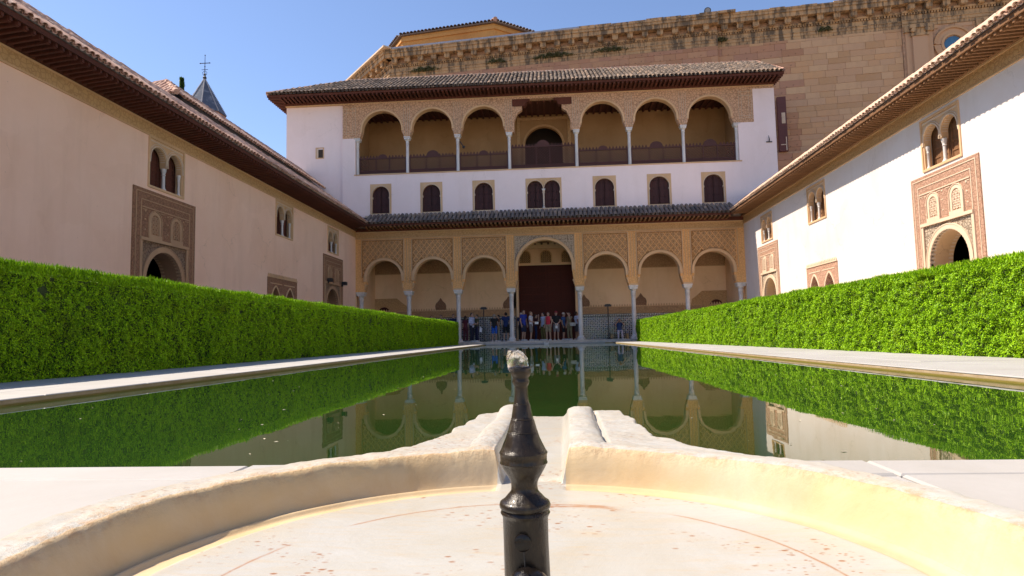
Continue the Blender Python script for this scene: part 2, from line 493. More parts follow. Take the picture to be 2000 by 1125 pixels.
class MB:
    def __init__(s, fr=W0):
        s.fr = fr
        s.v = []
        s.f = []
        s.n = 0

    def add(s, P, faces):
        P = s.fr.pts(P)
        s.v.append(P)
        if s.fr.flip:
            s.f += [tuple(i + s.n for i in reversed(f)) for f in faces]
        else:
            s.f += [tuple(i + s.n for i in f) for f in faces]
        s.n += len(P)
        return s

    def box(s, a0, a1, b0, b1, c0, c1):
        P = [(x, y, z) for x in (a0, a1) for y in (b0, b1) for z in (c0, c1)]
        return s.add(P, [(0, 1, 3, 2), (4, 6, 7, 5), (0, 4, 5, 1), (2, 3, 7, 6), (0, 2, 6, 4), (1, 5, 7, 3)])

    def prism(s, poly, d0, d1):
        n = len(poly)
        P = [(u, d0, z) for u, z in poly] + [(u, d1, z) for u, z in poly]
        F = [tuple(range(n)), tuple(range(2 * n - 1, n - 1, -1))]
        F += [(i, i + n, (i + 1) % n + n, (i + 1) % n) for i in range(n)]
        return s.add(P, F)

    def bar(s, p, q, wd, d0, d1):
        p = np.array(p, float)
        q = np.array(q, float)
        t = q - p
        t /= np.linalg.norm(t) + 1e-9
        n = np.array([-t[1], t[0]]) * wd / 2
        return s.prism([p - n, q - n, q + n, p + n], d0, d1)

    def strip(s, inner, outer, d0, d1, ends=True):
        """solid ribbon between two polylines in the u-z plane"""
        n = len(inner)
        P = [(u, d, z) for d in (d0, d1) for c in (inner, outer) for u, z in c]
        F = []
        for i in range(n - 1):
            a, b, c, e = i, n + i, 2 * n + i, 3 * n + i
            F += [(a, a + 1, b + 1, b), (c, e, e + 1, c + 1), (a, c, c + 1, a + 1), (b, b + 1, e + 1, e)]
        if ends:
            F += [(0, n, 3 * n, 2 * n), (n - 1, 3 * n - 1, 4 * n - 1, 2 * n - 1)]
        return s.add(P, F)

    def archwall(s, u0, u1, zb, zt, cv, d0, d1):
        """wall piece u0..u1, zb..zt with the opening under curve cv (left foot to right foot)"""
        inner = [(u, z) for u, z in cv]
        outer = [(u, zt) for u, z in cv]
        s.strip(inner, outer, d0, d1)
        if cv[0][0] - u0 > 1e-4:
            s.box(u0, cv[0][0], min(d0, d1), max(d0, d1), zb, zt)
        if u1 - cv[-1][0] > 1e-4:
            s.box(cv[-1][0], u1, min(d0, d1), max(d0, d1), zb, zt)
        return s

    def band(s, cv, wd, d0, d1, off=0.0):
        c = np.array(cv, float)
        t = np.gradient(c, axis=0)
        t /= np.linalg.norm(t, axis=1)[:, None] + 1e-9
        n = np.stack([-t[:, 1], t[:, 0]], 1)
        return s.strip(c + n * off, c + n * (off + wd), d0, d1)

    def ribs(s, cv, step, d0, d1, th=0.02):
        for i in range(0, len(cv) - 1, step):
            (u, z), (u2, z2) = cv[i], cv[i + 1]
            um, zm = (u + u2) / 2, (z + z2) / 2
            s.bar((um - (u2 - u) * 0.22, zm - (z2 - z) * 0.22), (um + (u2 - u) * 0.22, zm + (z2 - z) * 0.22), th * 2, d0, d1)
        return s

    def tube(s, pts, rad, n=10, cap=True, sx=1.0):
        pts = np.array(pts, float)
        rad = np.broadcast_to(np.asarray(rad, float), (len(pts),))
        P, F = [], []
        t = np.gradient(pts, axis=0)
        for i, (p, tt) in enumerate(zip(pts, t)):
            tt = tt / (np.linalg.norm(tt) + 1e-9)
            a = np.cross(tt, (0, 1, 0.01)) if abs(tt[1]) < 0.9 else np.cross(tt, (1, 0, 0))
            a /= np.linalg.norm(a)
            b = np.cross(tt, a)
            for k in range(n):
                an = 2 * math.pi * k / n
                P.append(p + rad[i] * (sx * math.cos(an) * a + math.sin(an) * b))
        for i in range(len(pts) - 1):
            for k in range(n):
                k2 = (k + 1) % n
                F.append((i * n + k, i * n + k2, (i + 1) * n + k2, (i + 1) * n + k))
        if cap:
            F.append(tuple(range(n - 1, -1, -1)))
            F.append(tuple((len(pts) - 1) * n + k for k in range(n)))
        return s.add(P, F)

    def lathe(s, prof, c, n=20, sq=0.0):
        P, F = [], []
        m = len(prof)
        for r, z in prof:
            for k in range(n):
                a = 2 * math.pi * (k + 0.5) / n
                P.append((c[0] + r * math.cos(a), c[1] + r * math.sin(a), c[2] + z))
        for i in range(m - 1):
            for k in range(n):
                k2 = (k + 1) % n
                F.append((i * n + k, i * n + k2, (i + 1) * n + k2, (i + 1) * n + k))
        F.append(tuple(range(n - 1, -1, -1)))
        F.append(tuple((m - 1) * n + k for k in range(n)))
        return s.add(P, F)

    def ball(s, c, r, nu=12, nv=8, sc=(1, 1, 1)):
        P = [(c[0], c[1], c[2] - r * sc[2])]
        for j in range(1, nv):
            ph = -math.pi / 2 + math.pi * j / nv
            for k in range(nu):
                a = 2 * math.pi * k / nu
                P.append((c[0] + r * sc[0] * math.cos(ph) * math.cos(a), c[1] + r * sc[1] * math.cos(ph) * math.sin(a), c[2] + r * sc[2] * math.sin(ph)))
        P.append((c[0], c[1], c[2] + r * sc[2]))
        F = [(0, 1 + (k + 1) % nu, 1 + k) for k in range(nu)]
        for j in range(nv - 2):
            for k in range(nu):
                k2 = (k + 1) % nu
                a = 1 + j * nu
                F.append((a + k, a + k2, a + nu + k2, a + nu + k))
        a = 1 + (nv - 2) * nu
        F += [(a + k, a + (k + 1) % nu, len(P) - 1) for k in range(nu)]
        return s.add(P, F)

    def mesh(s, name, mat, off=(0, 0, 0), smooth=False):
        me = bpy.data.meshes.new(name)
        V = np.concatenate(s.v) - np.array(off)
        me.from_pydata(V.tolist(), [], s.f)
        if mat is not None:
            me.materials.append(mat)
        if smooth:
            me.polygons.foreach_set('use_smooth', [True] * len(me.polygons))
            if smooth is not True:
                me.set_sharp_from_angle(angle=R(smooth))
        me.update()
        return me

    def build(s, name, mat, parent=None, smooth=False, local=False, kind=None):
        off = (0, 0, 0) if (local or parent is None) else tuple(wloc(parent))
        o = bpy.data.objects.new(name, s.mesh(name, mat, off, smooth))
        COL.objects.link(o)
        if parent is not None:
            o.parent = parent
        if kind:
            o['kind'] = kind
        return o


def thing(name, label, cat, loc=(0, 0, 0), rz=0.0, group=None):
    o = bpy.data.objects.new(name, None)
    COL.objects.link(o)
    o.location = loc
    o.rotation_euler = (0, 0, rz)
    return tag(o, label, cat, group)


def tag(o, label, cat, group=None, kind=None):
    o['label'] = label
    o['category'] = cat
    if group:
        o['group'] = group
    if kind:
        o['kind'] = kind
    return o


def inst(name, me, parent, mat4, off):
    o = bpy.data.objects.new(name, me)
    COL.objects.link(o)
    o.parent = parent
    m = mat4.copy()
    m.translation = m.translation - off
    o.matrix_basis = m
    return o


def big_mesh(name, V, F, mat, parent=None, smooth=False):
    """fast quad mesh from arrays"""
    me = bpy.data.meshes.new(name)
    off = np.array(wloc(parent)) if parent is not None else np.zeros(3)
    V = V - off
    nv, nf = len(V), len(F)
    k = F.shape[1]
    me.vertices.add(nv)
    me.vertices.foreach_set('co', V.astype(np.float32).ravel())
    me.loops.add(nf * k)
    me.loops.foreach_set('vertex_index', F.astype(np.int32).ravel())
    me.polygons.add(nf)
    me.polygons.foreach_set('loop_start', np.arange(0, nf * k, k, dtype=np.int32))
    me.polygons.foreach_set('loop_total', np.full(nf, k, dtype=np.int32))
    if smooth:
        me.polygons.foreach_set('use_smooth', np.ones(nf, dtype=bool))
    me.materials.append(mat)
    me.update(calc_edges=True)
    me.validate()
    o = bpy.data.objects.new(name, me)
    COL.objects.link(o)
    if parent is not None:
        o.parent = parent
    return o


def axes_mat(x, y, z, o):
    return Matrix(((x[0], y[0], z[0], o[0]), (x[1], y[1], z[1], o[1]), (x[2], y[2], z[2], o[2]), (0, 0, 0, 1)))


def arch(xc, wb, w, zb, zs, zt, n=18):
    """left foot up the jamb, round the arch and down again; wb = half width at the foot"""
    L = []
    if zs > zb + 1e-6:
        for i in range(5):
            t = i / 5
            L.append((-(wb + (w - wb) * min(1, t * 1.15) ** 0.8), zb + (zs - zb) * t))
    for i in range(n + 1):
        a = math.pi * (1 - i / n)
        L.append((w * math.cos(a), zs + (zt - zs) * math.sin(a)))
    if zs > zb + 1e-6:
        L += [(-x, z) for x, z in reversed(L[:5])]
    return [(xc + x, z) for x, z in L]


def grid_wall(mb, u0, u1, z0, z1, holes, d0, d1):
    us = sorted({u0, u1, *[h[0] for h in holes], *[h[1] for h in holes]})
    zs = sorted({z0, z1, *[h[2] for h in holes], *[h[3] for h in holes]})
    us = [u for u in us if u0 <= u <= u1]
    zs = [z for z in zs if z0 <= z <= z1]
    for j in range(len(zs) - 1):
        run = None
        for i in range(len(us) - 1):
            um, zm = (us[i] + us[i + 1]) / 2, (zs[j] + zs[j + 1]) / 2
            solid = not any(h[0] < um < h[1] and h[2] < zm < h[3] for h in holes)
            if solid and run is None:
                run = us[i]
            if not solid and run is not None:
                mb.box(run, us[i], d0, d1, zs[j], zs[j + 1])
                run = None
        if run is not None:
            mb.box(run, us[-1], d0, d1, zs[j], zs[j + 1])
    return mb


def vnoise(P, seed=0):
    """value noise on (N,3)"""
    P = np.asarray(P, float)
    i = np.floor(P).astype(np.int64)
    f = P - i
    f = f * f * (3 - 2 * f)

    def h(a):
        n = (a[:, 0] * 73856093) ^ (a[:, 1] * 19349663) ^ (a[:, 2] * 83492791) ^ (seed * 2654435761)
        n = (n ^ (n >> 13)) * 1274126177
        n = n & 0xFFFFFFFF
        n = n ^ (n >> 16)
        return (n & 0xFFFF) / 65535.0
    out = 0
    for dx in (0, 1):
        for dy in (0, 1):
            for dz in (0, 1):
                wgt = (f[:, 0] if dx else 1 - f[:, 0]) * (f[:, 1] if dy else 1 - f[:, 1]) * (f[:, 2] if dz else 1 - f[:, 2])
                out = out + wgt * h(i + np.array([dx, dy, dz]))
    return out


def fbm(P, oct=4, seed=0):
    P = np.asarray(P, float)
    a, s, t = 0.5, 0.0, 0.0
    for k in range(oct):
        s = s + a * vnoise(P * 2 ** k + 17.3 * k, seed + k)
        t += a
        a *= 0.5
    return s / t


# barrel roof tiles ---------------------------------------------------


def tile_mesh(mat, L, r, concave=False, seg=6):
    mb = MB()
    P, F = [], []
    th = 0.016
    rings = []
    for y, rr in ((0, r), (L, r * 0.82)):
        for q in (rr, rr - th):
            row = []
            for k in range(seg + 1):
                a = math.pi * k / seg
                z = q * math.sin(a) * 0.85
                if concave:
                    z = -z
                row.append(len(P))
                P.append((-q * math.cos(a), y, z))
            rings.append(row)
    o0, i0, o1, i1 = rings
    for k in range(seg):
        F += [(o0[k], o0[k + 1], o1[k + 1], o1[k]), (i0[k + 1], i0[k], i1[k], i1[k + 1]), (o0[k + 1], o0[k], i0[k], i0[k + 1])]
    mb.add(P, F)
    return mb.mesh('roof_tile', mat, smooth=35)


def lay_tiles(root, roof, mat, o, e, sdir, ncol, pitch, nrow, step, keep=None, rows_seen=99, L=0.46, budget=300, channels=True, rfac=0.43):
    """cover tiles in columns along e, climbing along sdir; the nearest `budget` are single parts"""
    o, e, sdir = (np.array(v, float) for v in (o, e, sdir))
    e /= np.linalg.norm(e)
    sdir /= np.linalg.norm(sdir)
    nor = np.cross(e, sdir)
    if nor[2] < 0:
        e2 = -e
        nor = -nor
    else:
        e2 = e
    cover = tile_mesh(mat, L, pitch * rfac)
    chan = tile_mesh(mat, L, pitch * rfac * 0.95, True)
    rec = []
    for j in range(nrow):
        for i in range(ncol):
            p = o + e * (i + 0.5) * pitch + sdir * (j * step)
            if keep is not None and not keep(p):
                continue
            rec.append((np.linalg.norm(p - (0, 0, 0.36)) * (1 + 0.25 * j), p, 0))
            if channels and j == 0:
                rec.append((np.linalg.norm(p - (0, 0, 0.36)) * 1.02, p + e * pitch * 0.5 - nor * 0.005, 1))
    rec.sort(key=lambda t: t[0])
    off = wloc(roof)
    cv = np.array([v.co for v in cover.vertices])
    cf = np.array([list(p.vertices) for p in cover.polygons])
    hv = np.array([v.co for v in chan.vertices])
    allV, allF, n = [], [], 0
    rs = np.random.default_rng(5)
    for k, (dist, p, c) in enumerate(rec):
        yaw, tip, lift = rs.normal(0, 0.025), rs.normal(0.03, 0.015), rs.normal(0.02, 0.006)
        ee = e2 + sdir * yaw
        ee /= np.linalg.norm(ee)
        ss = sdir + nor * tip - e2 * yaw
        ss /= np.linalg.norm(ss)
        nn = np.cross(ee, ss)
        p = p + nor * (lift if not c else 0.035) + sdir * rs.normal(0, 0.012)
        if k < budget:
            inst('roof_tile', chan if c else cover, roof, axes_mat(ee, ss, nn, Vector(p)), off)
        else:
            allV.append((hv if c else cv) @ np.array([ee, ss, nn]) + p)
            allF.append(cf + n)
            n += len(cv)
    if allV:
        so_ = big_mesh('roof_tiles', np.concatenate(allV), np.concatenate(allF), mat, roof)
        so_['kind'] = 'stuff'
    return cover


def rafters(eave, mat, fr, u0, u1, pitch, dw, zw, do, zo, wd=0.09, ht=0.12, budget=300):
    """rafters from the wall (dw, zw) out to the eave edge (do, zo)"""
    L = math.hypot(do - dw, zo - zw)
    mb = MB()
    mb.prism([(-wd / 2, 0), (wd / 2, 0), (wd / 2, ht), (-wd / 2, ht)], 0.0, L)
    mb.box(-wd / 2 - 0.006, wd / 2 + 0.006, L - 0.1, L - 0.04, -0.012, ht)
    me = mb.mesh('rafter', mat)
    off = wloc(eave)
    n = int((u1 - u0) / pitch)
    ex, ed = fr.A[0], fr.A[1]
    yv = ed * (do - dw) / L + np.array((0, 0, (zo - zw) / L))
    zv = np.cross(ex, yv)
    xv = ex
    if zv[2] < 0:
        xv, zv = -ex, -zv
    cnt = 0
    for i in range(n + 1):
        p = fr.pt(u0 + i * pitch, dw, zw)
        if cnt < budget:
            inst('rafter', me, eave, axes_mat(xv, yv, zv, p), off)
            cnt += 1


def column(root, fr, u, d, z0, z1, r, cap, name='column', base=True, capw=None, n=16):
    """marble column with base and capital; capital and base are sub-parts"""
    c = (u, d, z0)
    H = z1 - z0
    bz = 0.26 * (r / 0.14) if base else 0.0
    mb = MB(fr)
    mb.lathe([(r * 1.03, bz), (r, bz + 0.1), (r * 0.97, (H - cap) * 0.6), (r * 0.93, H - cap - 0.12), (r * 0.93, H - cap)], c, n)
    for q in (0.05, 0.1, 0.15):
        mb.lathe([(r * 0.94, H - cap - q - 0.018), (r * 1.07, H - cap - q - 0.006), (r * 1.07, H - cap - q + 0.006), (r * 0.94, H - cap - q + 0.018)], c, n)
    sh = mb.build(name, M['marble'], root, smooth=40)
    cw = capw or r * 1.75
    cb = MB(fr)
    cb.lathe([(r * 0.95, H - cap), (r * 1.12, H - cap + 0.03), (r * 1.12, H - cap + cap * 0.3), (r * 1.0, H - cap + cap * 0.36), (cw * 0.88, H - cap + cap * 0.62), (cw * 0.95, H - cap * 0.3)], c, n)
    cb.box(u - cw * 0.86, u + cw * 0.86, d - cw * 0.86, d + cw * 0.86, z0 + H - cap * 0.42, z0 + H - cap * 0.14)
    cb.box(u - cw, u + cw, d - cw, d + cw, z0 + H - cap * 0.14, z0 + H)
    for k in range(8):
        a = k * math.pi / 4
        cb.ball((u + math.cos(a) * r * 1.12, d + math.sin(a) * r * 1.12, z0 + H - cap * 0.55), r * 0.24, 6, 4)
    cb.build('capital', M['marble'], sh, smooth=40)
    if base:
        bb = MB(fr)
        bb.lathe([(r * 1.85, 0), (r * 1.85, bz * 0.28), (r * 1.65, bz * 0.3), (r * 1.72, bz * 0.5), (r * 1.35, bz * 0.68), (r * 1.3, bz * 0.82), (r * 1.03, bz)], c, n)
        bb.build('base', M['marble'], sh, smooth=40)
    return sh

# ------------------------------------------------------------------ setting: ground, pool, pavements
XL, XR, YF, FL = -11.9, 11.27, 37.36, 0.14
FAC = Fr((0, YF, 0), (1, 0, 0), (0, -1, 0))
LWF = Fr((XL, 0, 0), (0, 1, 0), (1, 0, 0))
RWF = Fr((XR, 0, 0), (0, 1, 0), (-1, 0, 0))
PX0, PX1, PY0, PY1, WZ = -3.88, 3.36, 1.83, 36.1, -0.052

g = MB()
ring = [(-700, -500, 700, PY0 - 0.15), (-700, PY1 + 0.15, 700, 1500), (-700, PY0 - 0.15, PX0 - 0.15, PY1 + 0.15), (PX1 + 0.15, PY0 - 0.15, 700, PY1 + 0.15)]
for x0, y0, x1, y1 in ring:
    g.add([(x0, y0, -0.06), (x1, y0, -0.06), (x1, y1, -0.06), (x0, y1, -0.06)], [(0, 1, 2, 3)])
o = g.build('ground', plain('dry_earth', (0.33, 0.26, 0.19), 0.95, 0.3, 0.4))
o['kind'] = 'structure'
wm = MB()
NX, NY = 40, 160
wm.add([(PX0 + 0.002, PY0 + 0.002, WZ), (PX1 - 0.002, PY0 + 0.002, WZ), (PX1 - 0.002, PY1 - 0.002, WZ), (PX0 + 0.002, PY1 - 0.002, WZ)], [(0, 1, 2, 3)])
o = wm.build('pool_water', M['water'])
o['kind'] = 'structure'
g_ = np.random.default_rng(77)
fs = MB()
for k in range(150):
    fy = 2.2 + 12 * g_.uniform() ** 1.6
    fx_ = g_.uniform(PX0 + 0.1, PX1 - 0.1)
    a_, q_ = g_.uniform(0, 6.28), g_.uniform(0.004, 0.012)
    fs.add([(fx_ + q_ * math.cos(a_), fy + q_ * math.sin(a_), WZ + 0.002), (fx_ - 0.4 * q_ * math.sin(a_), fy + 0.4 * q_ * math.cos(a_), WZ + 0.004), (fx_ - q_ * math.cos(a_), fy - q_ * math.sin(a_), WZ + 0.002), (fx_ + 0.4 * q_ * math.sin(a_), fy - 0.4 * q_ * math.cos(a_), WZ + 0.003)], [(0, 1, 2, 3)])
o = fs.build('floating_specks', plain('dry_petal', (0.55, 0.50, 0.36), 0.8))
tag(o, 'scattered dry petals floating on the green pool water', 'petals', kind='stuff')
pw = MB()
pw.box(PX0 - 0.16, PX0, PY0 - 0.16, PY1 + 0.16, -0.9, -0.009)
pw.box(PX1, PX1 + 0.16, PY0 - 0.16, PY1 + 0.16, -0.9, -0.009)
pw.box(PX0, PX1, PY0 - 0.16, PY0, -0.9, -0.009)
pw.box(PX0, PX1, PY1, PY1 + 0.16, -0.9, -0.009)
o = pw.build('pool_wall', M['waterline'])
o['kind'] = 'structure'

pv = MB()
pv.box(XL, PX0 - 0.17, -3, YF - 0.4, -0.05, -0.02)
pv.box(PX1 + 0.17, XR, -3, YF - 0.4, -0.05, -0.02)
pv.box(PX0 - 0.17, PX1 + 0.17, -3, PY0 - 0.17, -0.05, -0.02)
pv.box(PX0 - 0.17, PX1 + 0.17, PY1 + 0.17, YF - 0.4, -0.05, -0.02)
pave = pv.build('pavement', M['court'])
pave['kind'] = 'structure'
bd = MB()
bd.box(-6.5, PX0 - 0.17, -3, YF - 0.45, -0.03, -0.016)
bd.box(PX1 + 0.17, 5.9, -3, YF - 0.45, -0.03, -0.016)
bd.box(PX0 - 0.168, PX1 + 0.168, -3, PY0 - 0.17, -0.03, -0.016)
bd.build('mortar_bed', plain('grey_mortar', (0.16, 0.14, 0.115), 0.95, 0.3, 20), pave)
hl = lambda y: -5.78 + 0.33 * max(0, y - 5) / 31          # inner face of the left hedge
hr = lambda y: 5.36 - 0.66 * max(0, y - 6) / 30           # inner face of the right hedge


def slab(x0, x1, y0, y1, z1=0.0, z0=-0.045, name='paving_slab', parent=pave, mat=None):
    q = 0.008
    mb = MB()
    dz = random.uniform(-0.002, 0.002)
    x0, x1, y0, y1, z1 = x0 + q / 2, x1 - q / 2, y0 + q / 2, y1 - q / 2, z1 + dz
    b = min(0.006, (z1 - z0) * 0.6)
    P = [(x0, y0, z0), (x1, y0, z0), (x1, y1, z0), (x0, y1, z0), (x0, y0, z1 - b), (x1, y0, z1 - b), (x1, y1, z1 - b), (x0, y1, z1 - b),
         (x0 + b, y0 + b, z1), (x1 - b, y0 + b, z1), (x1 - b, y1 - b, z1), (x0 + b, y1 - b, z1)]
    F = [(8, 9, 10, 11)] + [(i, (i + 1) % 4, (i + 1) % 4 + 4, i + 4) for i in range(4)] + [(i + 4, (i + 1) % 4 + 4, (i + 1) % 4 + 8, i + 8) for i in range(4)]
    mb.add(P, F)
    return mb.build(name, mat or M['paving'], parent)


y = 1.83
while y < YF - 0.6:
    l = random.uniform(1.15, 1.9)
    y2 = min(y + l, YF - 0.42)
    slab(PX0 - 0.62, PX0 + 0.008, y, y2, 0.0, -0.0085, name='kerb_slab')
    slab(-6.3, PX0 - 0.62, y - 0.3, y2 - 0.3)
    l2 = random.uniform(-0.25, 0.25)
    slab(PX1 - 0.008, PX1 + 0.66, y, y2, 0.0, -0.0085, name='kerb_slab')
    slab(PX1 + 0.66, 5.75, y - 0.2, y2 - 0.2)
    y = y2
xs = [-12, -9.6, -7.7, -5.9, -4.3, -2.9, -1.7, -0.9, 0.85, 1.8, 3.1, 4.6, 6.2, 8, 9.8, 11.2]
for a, b in zip(xs[:-1], xs[1:]):
    if PX0 - 0.7 < (a + b) / 2 < PX1 + 0.7:
        slab(a, b, 1.66, 1.842, 0.0, name='kerb_slab')
        slab(a, b, 0.75, 1.66)
        slab(a - 0.3, b - 0.3, -0.3, 0.75)
    else:
        slab(a, b, 0.2, 1.53)
for a, b in zip(np.arange(-4.3, 3.8, 0.9)[:-1], np.arange(-4.3, 3.8, 0.9)[1:]):
    slab(a, b, PY1 - 0.01, PY1 + 0.8, 0.0, name='kerb_slab')
flr = MB()
flr.box(-12.0, 11.4, 36.94, 41.0, -0.04, FL)
o = flr.build('portico_floor', plain('dull_marble_floor', (0.50, 0.43, 0.36), 0.5, 0.25, 3))
o['kind'] = 'structure'

# ------------------------------------------------------------------ side wings of the court


def grille(root, fr, uc, w, zb, zt, mat_frame, dark, wide=0.09, sill=True):
    """small arched plaster grille window"""
    zs = zt - w
    cv = arch(uc, w, w, zb, zs, zt, 12)
    f = MB(fr)
    f.band(cv, wide, 0.0, 0.055)
    f.band(cv, 0.02, 0.0, 0.07, wide + 0.02)
    if sill:
        f.box(uc - w - wide - 0.04, uc + w + wide + 0.04, 0, 0.075, zb - 0.12, zb)
    fo = f.build('grille_window', mat_frame, root)
    k = MB(fr)
    k.prism(cv, 0.021, 0.026)
    k.build('backing', dark, fo)  # dark sheet painted as the shade behind the lattice
    b = MB(fr)
    s = 0.135
    for i in range(-9, 10):
        for sg in (-1, 1):
            pts = []
            for t in np.linspace(-1.2, 1.2, 49):
                u, z = uc + i * s * 1.0 + sg * t * 0.8, (zb + zt) / 2 + t * 0.8
                inside = abs(u - uc) < w and zb < z and (z < zs or (u - uc) ** 2 + (z - zs) ** 2 < w * w)
                if inside:
                    pts.append((u, z))
            if len(pts) > 1:
                b.bar(pts[0], pts[-1], 0.030, 0.026, 0.045)
    for i in np.arange(uc - w + 0.07, uc + w, 0.135):
        zz = zs + math.sqrt(max(0, w * w - (i - uc) ** 2))
        b.bar((i, zb), (i, zz), 0.024, 0.026, 0.04)
    b.build('lattice', mat_frame, fo)


def twin_window(root, fr, u0, u1, z0, z1, mat, wood):
    um = (u0 + u1) / 2
    hw = (u1 - u0) / 2
    aw = hw * 0.40
    off = hw * 0.455
    zt = z1 - 0.27
    zs = zt - aw * 1.02
    zc = zs - 0.16
    f = MB(fr)
    cvs = []
    for sg, a, b in ((-1, u0 + 0.06, um), (1, um, u1 - 0.06)):
        cv = arch(um + sg * off, aw * 1.06, aw, zc, zs, zt, 16)
        cvs.append(cv)
        f.archwall(a, b, zc, z1 - 0.06, cv, 0.0, -0.2)
    for a, b, c, d in ((u0, u0 + 0.06, z0, z1), (u1 - 0.06, u1, z0, z1), (u0 + 0.06, u1 - 0.06, z1 - 0.06, z1), (u0 + 0.06, u1 - 0.06, z0, z0 + 0.07)):
        f.box(a, b, -0.2, 0.035, c, d)
    f.box(u0 + 0.06, um - off - aw * 1.06, -0.2, 0.0, z0 + 0.07, zc)
    f.box(um + off + aw * 1.06, u1 - 0.06, -0.2, 0.0, z0 + 0.07, zc)
    fo = f.build('twin_window', mat, root)
    m = MB(fr)
    for cv in cvs:
        m.band(cv, 0.035, 0.0, 0.03, 0.02)
        m.band(cv, 0.02, 0.0, 0.02, 0.09)
        m.ribs(cv[5:-5], 1, -0.17, -0.03, 0.014)
    m.box(u0 + 0.1, u1 - 0.1, 0, 0.02, z1 - 0.15, z1 - 0.11)
    m.build('moulding', M['trimlight'], fo)
    for uu, rr in ((um, 0.05), (u0 + 0.06 + 0.06, 0.04), (u1 - 0.12, 0.04)):
        c = MB(fr)
        zb = z0 + 0.07
        c.lathe([(rr * 1.7, 0), (rr * 1.7, 0.04), (rr * 1.05, 0.09), (rr, 0.12), (rr * 0.94, zc - zb - 0.22), (rr * 1.3, zc - zb - 0.2), (rr, zc - zb - 0.17), (rr * 1.25, zc - zb - 0.12), (rr * 1.6, zc - zb - 0.06), (rr * 1.65, zc - zb)], (uu, -0.1, zb), 12)
        c.build('colonnette', M['marble'], fo, smooth=40)
    w = MB(fr)
    w.box(u0 + 0.02, u1 - 0.02, -0.32, -0.28, z0, z1)
    wo = w.build('shutter', wood, fo)
    q = MB(fr)
    for sg in (-1, 1):
        c = um + sg * off
        for k in (-aw * 0.9, -0.03, 0.03, aw * 0.9):
            q.box(c + k - 0.022, c + k + 0.022, -0.28, -0.255, z0 + 0.07, zt)
        for zz in np.linspace(z0 + 0.12, zs, 4):
            q.box(c - aw * 0.9, c + aw * 0.9, -0.28, -0.26, zz - 0.022, zz + 0.022)
    q.build('shutter_rail', wood, fo)


def portal(root, fr, u0, u1, zt, mat, ac, aw, niches):
    """tall carved panel over a deep arched doorway"""
    a0, a1, za, zs, ztop = ac - aw - 0.20, ac + aw + 0.20, 3.42, 2.27, 3.18
    p = MB(fr)
    p.box(u0, u1, -0.1, 0.03, za, zt)
    p.box(u0, a0, -0.1, 0.03, 0, za)
    p.box(a1, u1, -0.1, 0.03, 0, za)
    po = p.build('portal', mat, root)
    cv = arch(ac, aw, aw, 0.0, zs, ztop, 24)
    s = MB(fr)
    s.archwall(a0, a1, 0.0, za, cv, 0.012, -0.62)
    s.build('arch_surround', M['arab'] if mat is M['panel_r'] else M['arab_l'], po)
    v = MB(fr)
    v.band(cv, 0.13, 0.0, 0.05)
    v.ribs(cv, 1, -0.10, 0.045, 0.012)
    v.ribs(cv, 1, -0.60, -0.48, 0.012)
    v.band(cv, 0.03, 0.0, 0.06, 0.13)
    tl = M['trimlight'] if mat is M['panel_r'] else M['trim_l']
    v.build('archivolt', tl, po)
    iv = MB(fr)
    iv.band(cv, -0.012, -0.61, -0.05, 0.0)
    iv.build('intrados', M['trim'] if mat is M['panel_r'] else M['brown'], po)
    m = MB(fr)
    for a, b, c, d, dd in ((a0 - 0.1, a1 + 0.1, za, za + 0.09, 0.085), (a0 - 0.1, a0, 0, za, 0.06), (a1, a1 + 0.1, 0, za, 0.06)):
        m.box(a, b, 0.03, dd, c, d)
    lw = 0.025
    for q in (0.12, 0.34):
        m.box(u0 + q, u0 + q + lw, 0.03, 0.045, 0.3, zt - q)
        m.box(u1 - q - lw, u1 - q, 0.03, 0.045, 0.3, zt - q)
        m.box(u0 + q, u1 - q, 0.03, 0.045, zt - q, zt - q + lw)
    for q in np.linspace(u0 + 0.5, u1 - 0.5, 6):
        m.box(q - 0.09, q + 0.09, 0.03, 0.044, zt - 0.62, zt - 0.6)
    m.box(u0 + 0.4, u1 - 0.4, 0.03, 0.05, zt - 0.56, zt - 0.53)
    m.build('moulding', tl, po)
    st = MB(fr)
    for uu in np.arange(u0 + 0.55, u1 - 0.5, 0.27):
        for zz in (3.75, 4.05, 4.3):
            if all(abs(uu - n) > 0.36 for n in niches):
                st.ball((uu, 0.03, zz), 0.03, 6, 4)
    st.build('bosses', tl, po, kind='stuff')
    for n in niches:
        grille(po, fr, n, 0.185, 3.63, 4.24, tl, M['dark'])


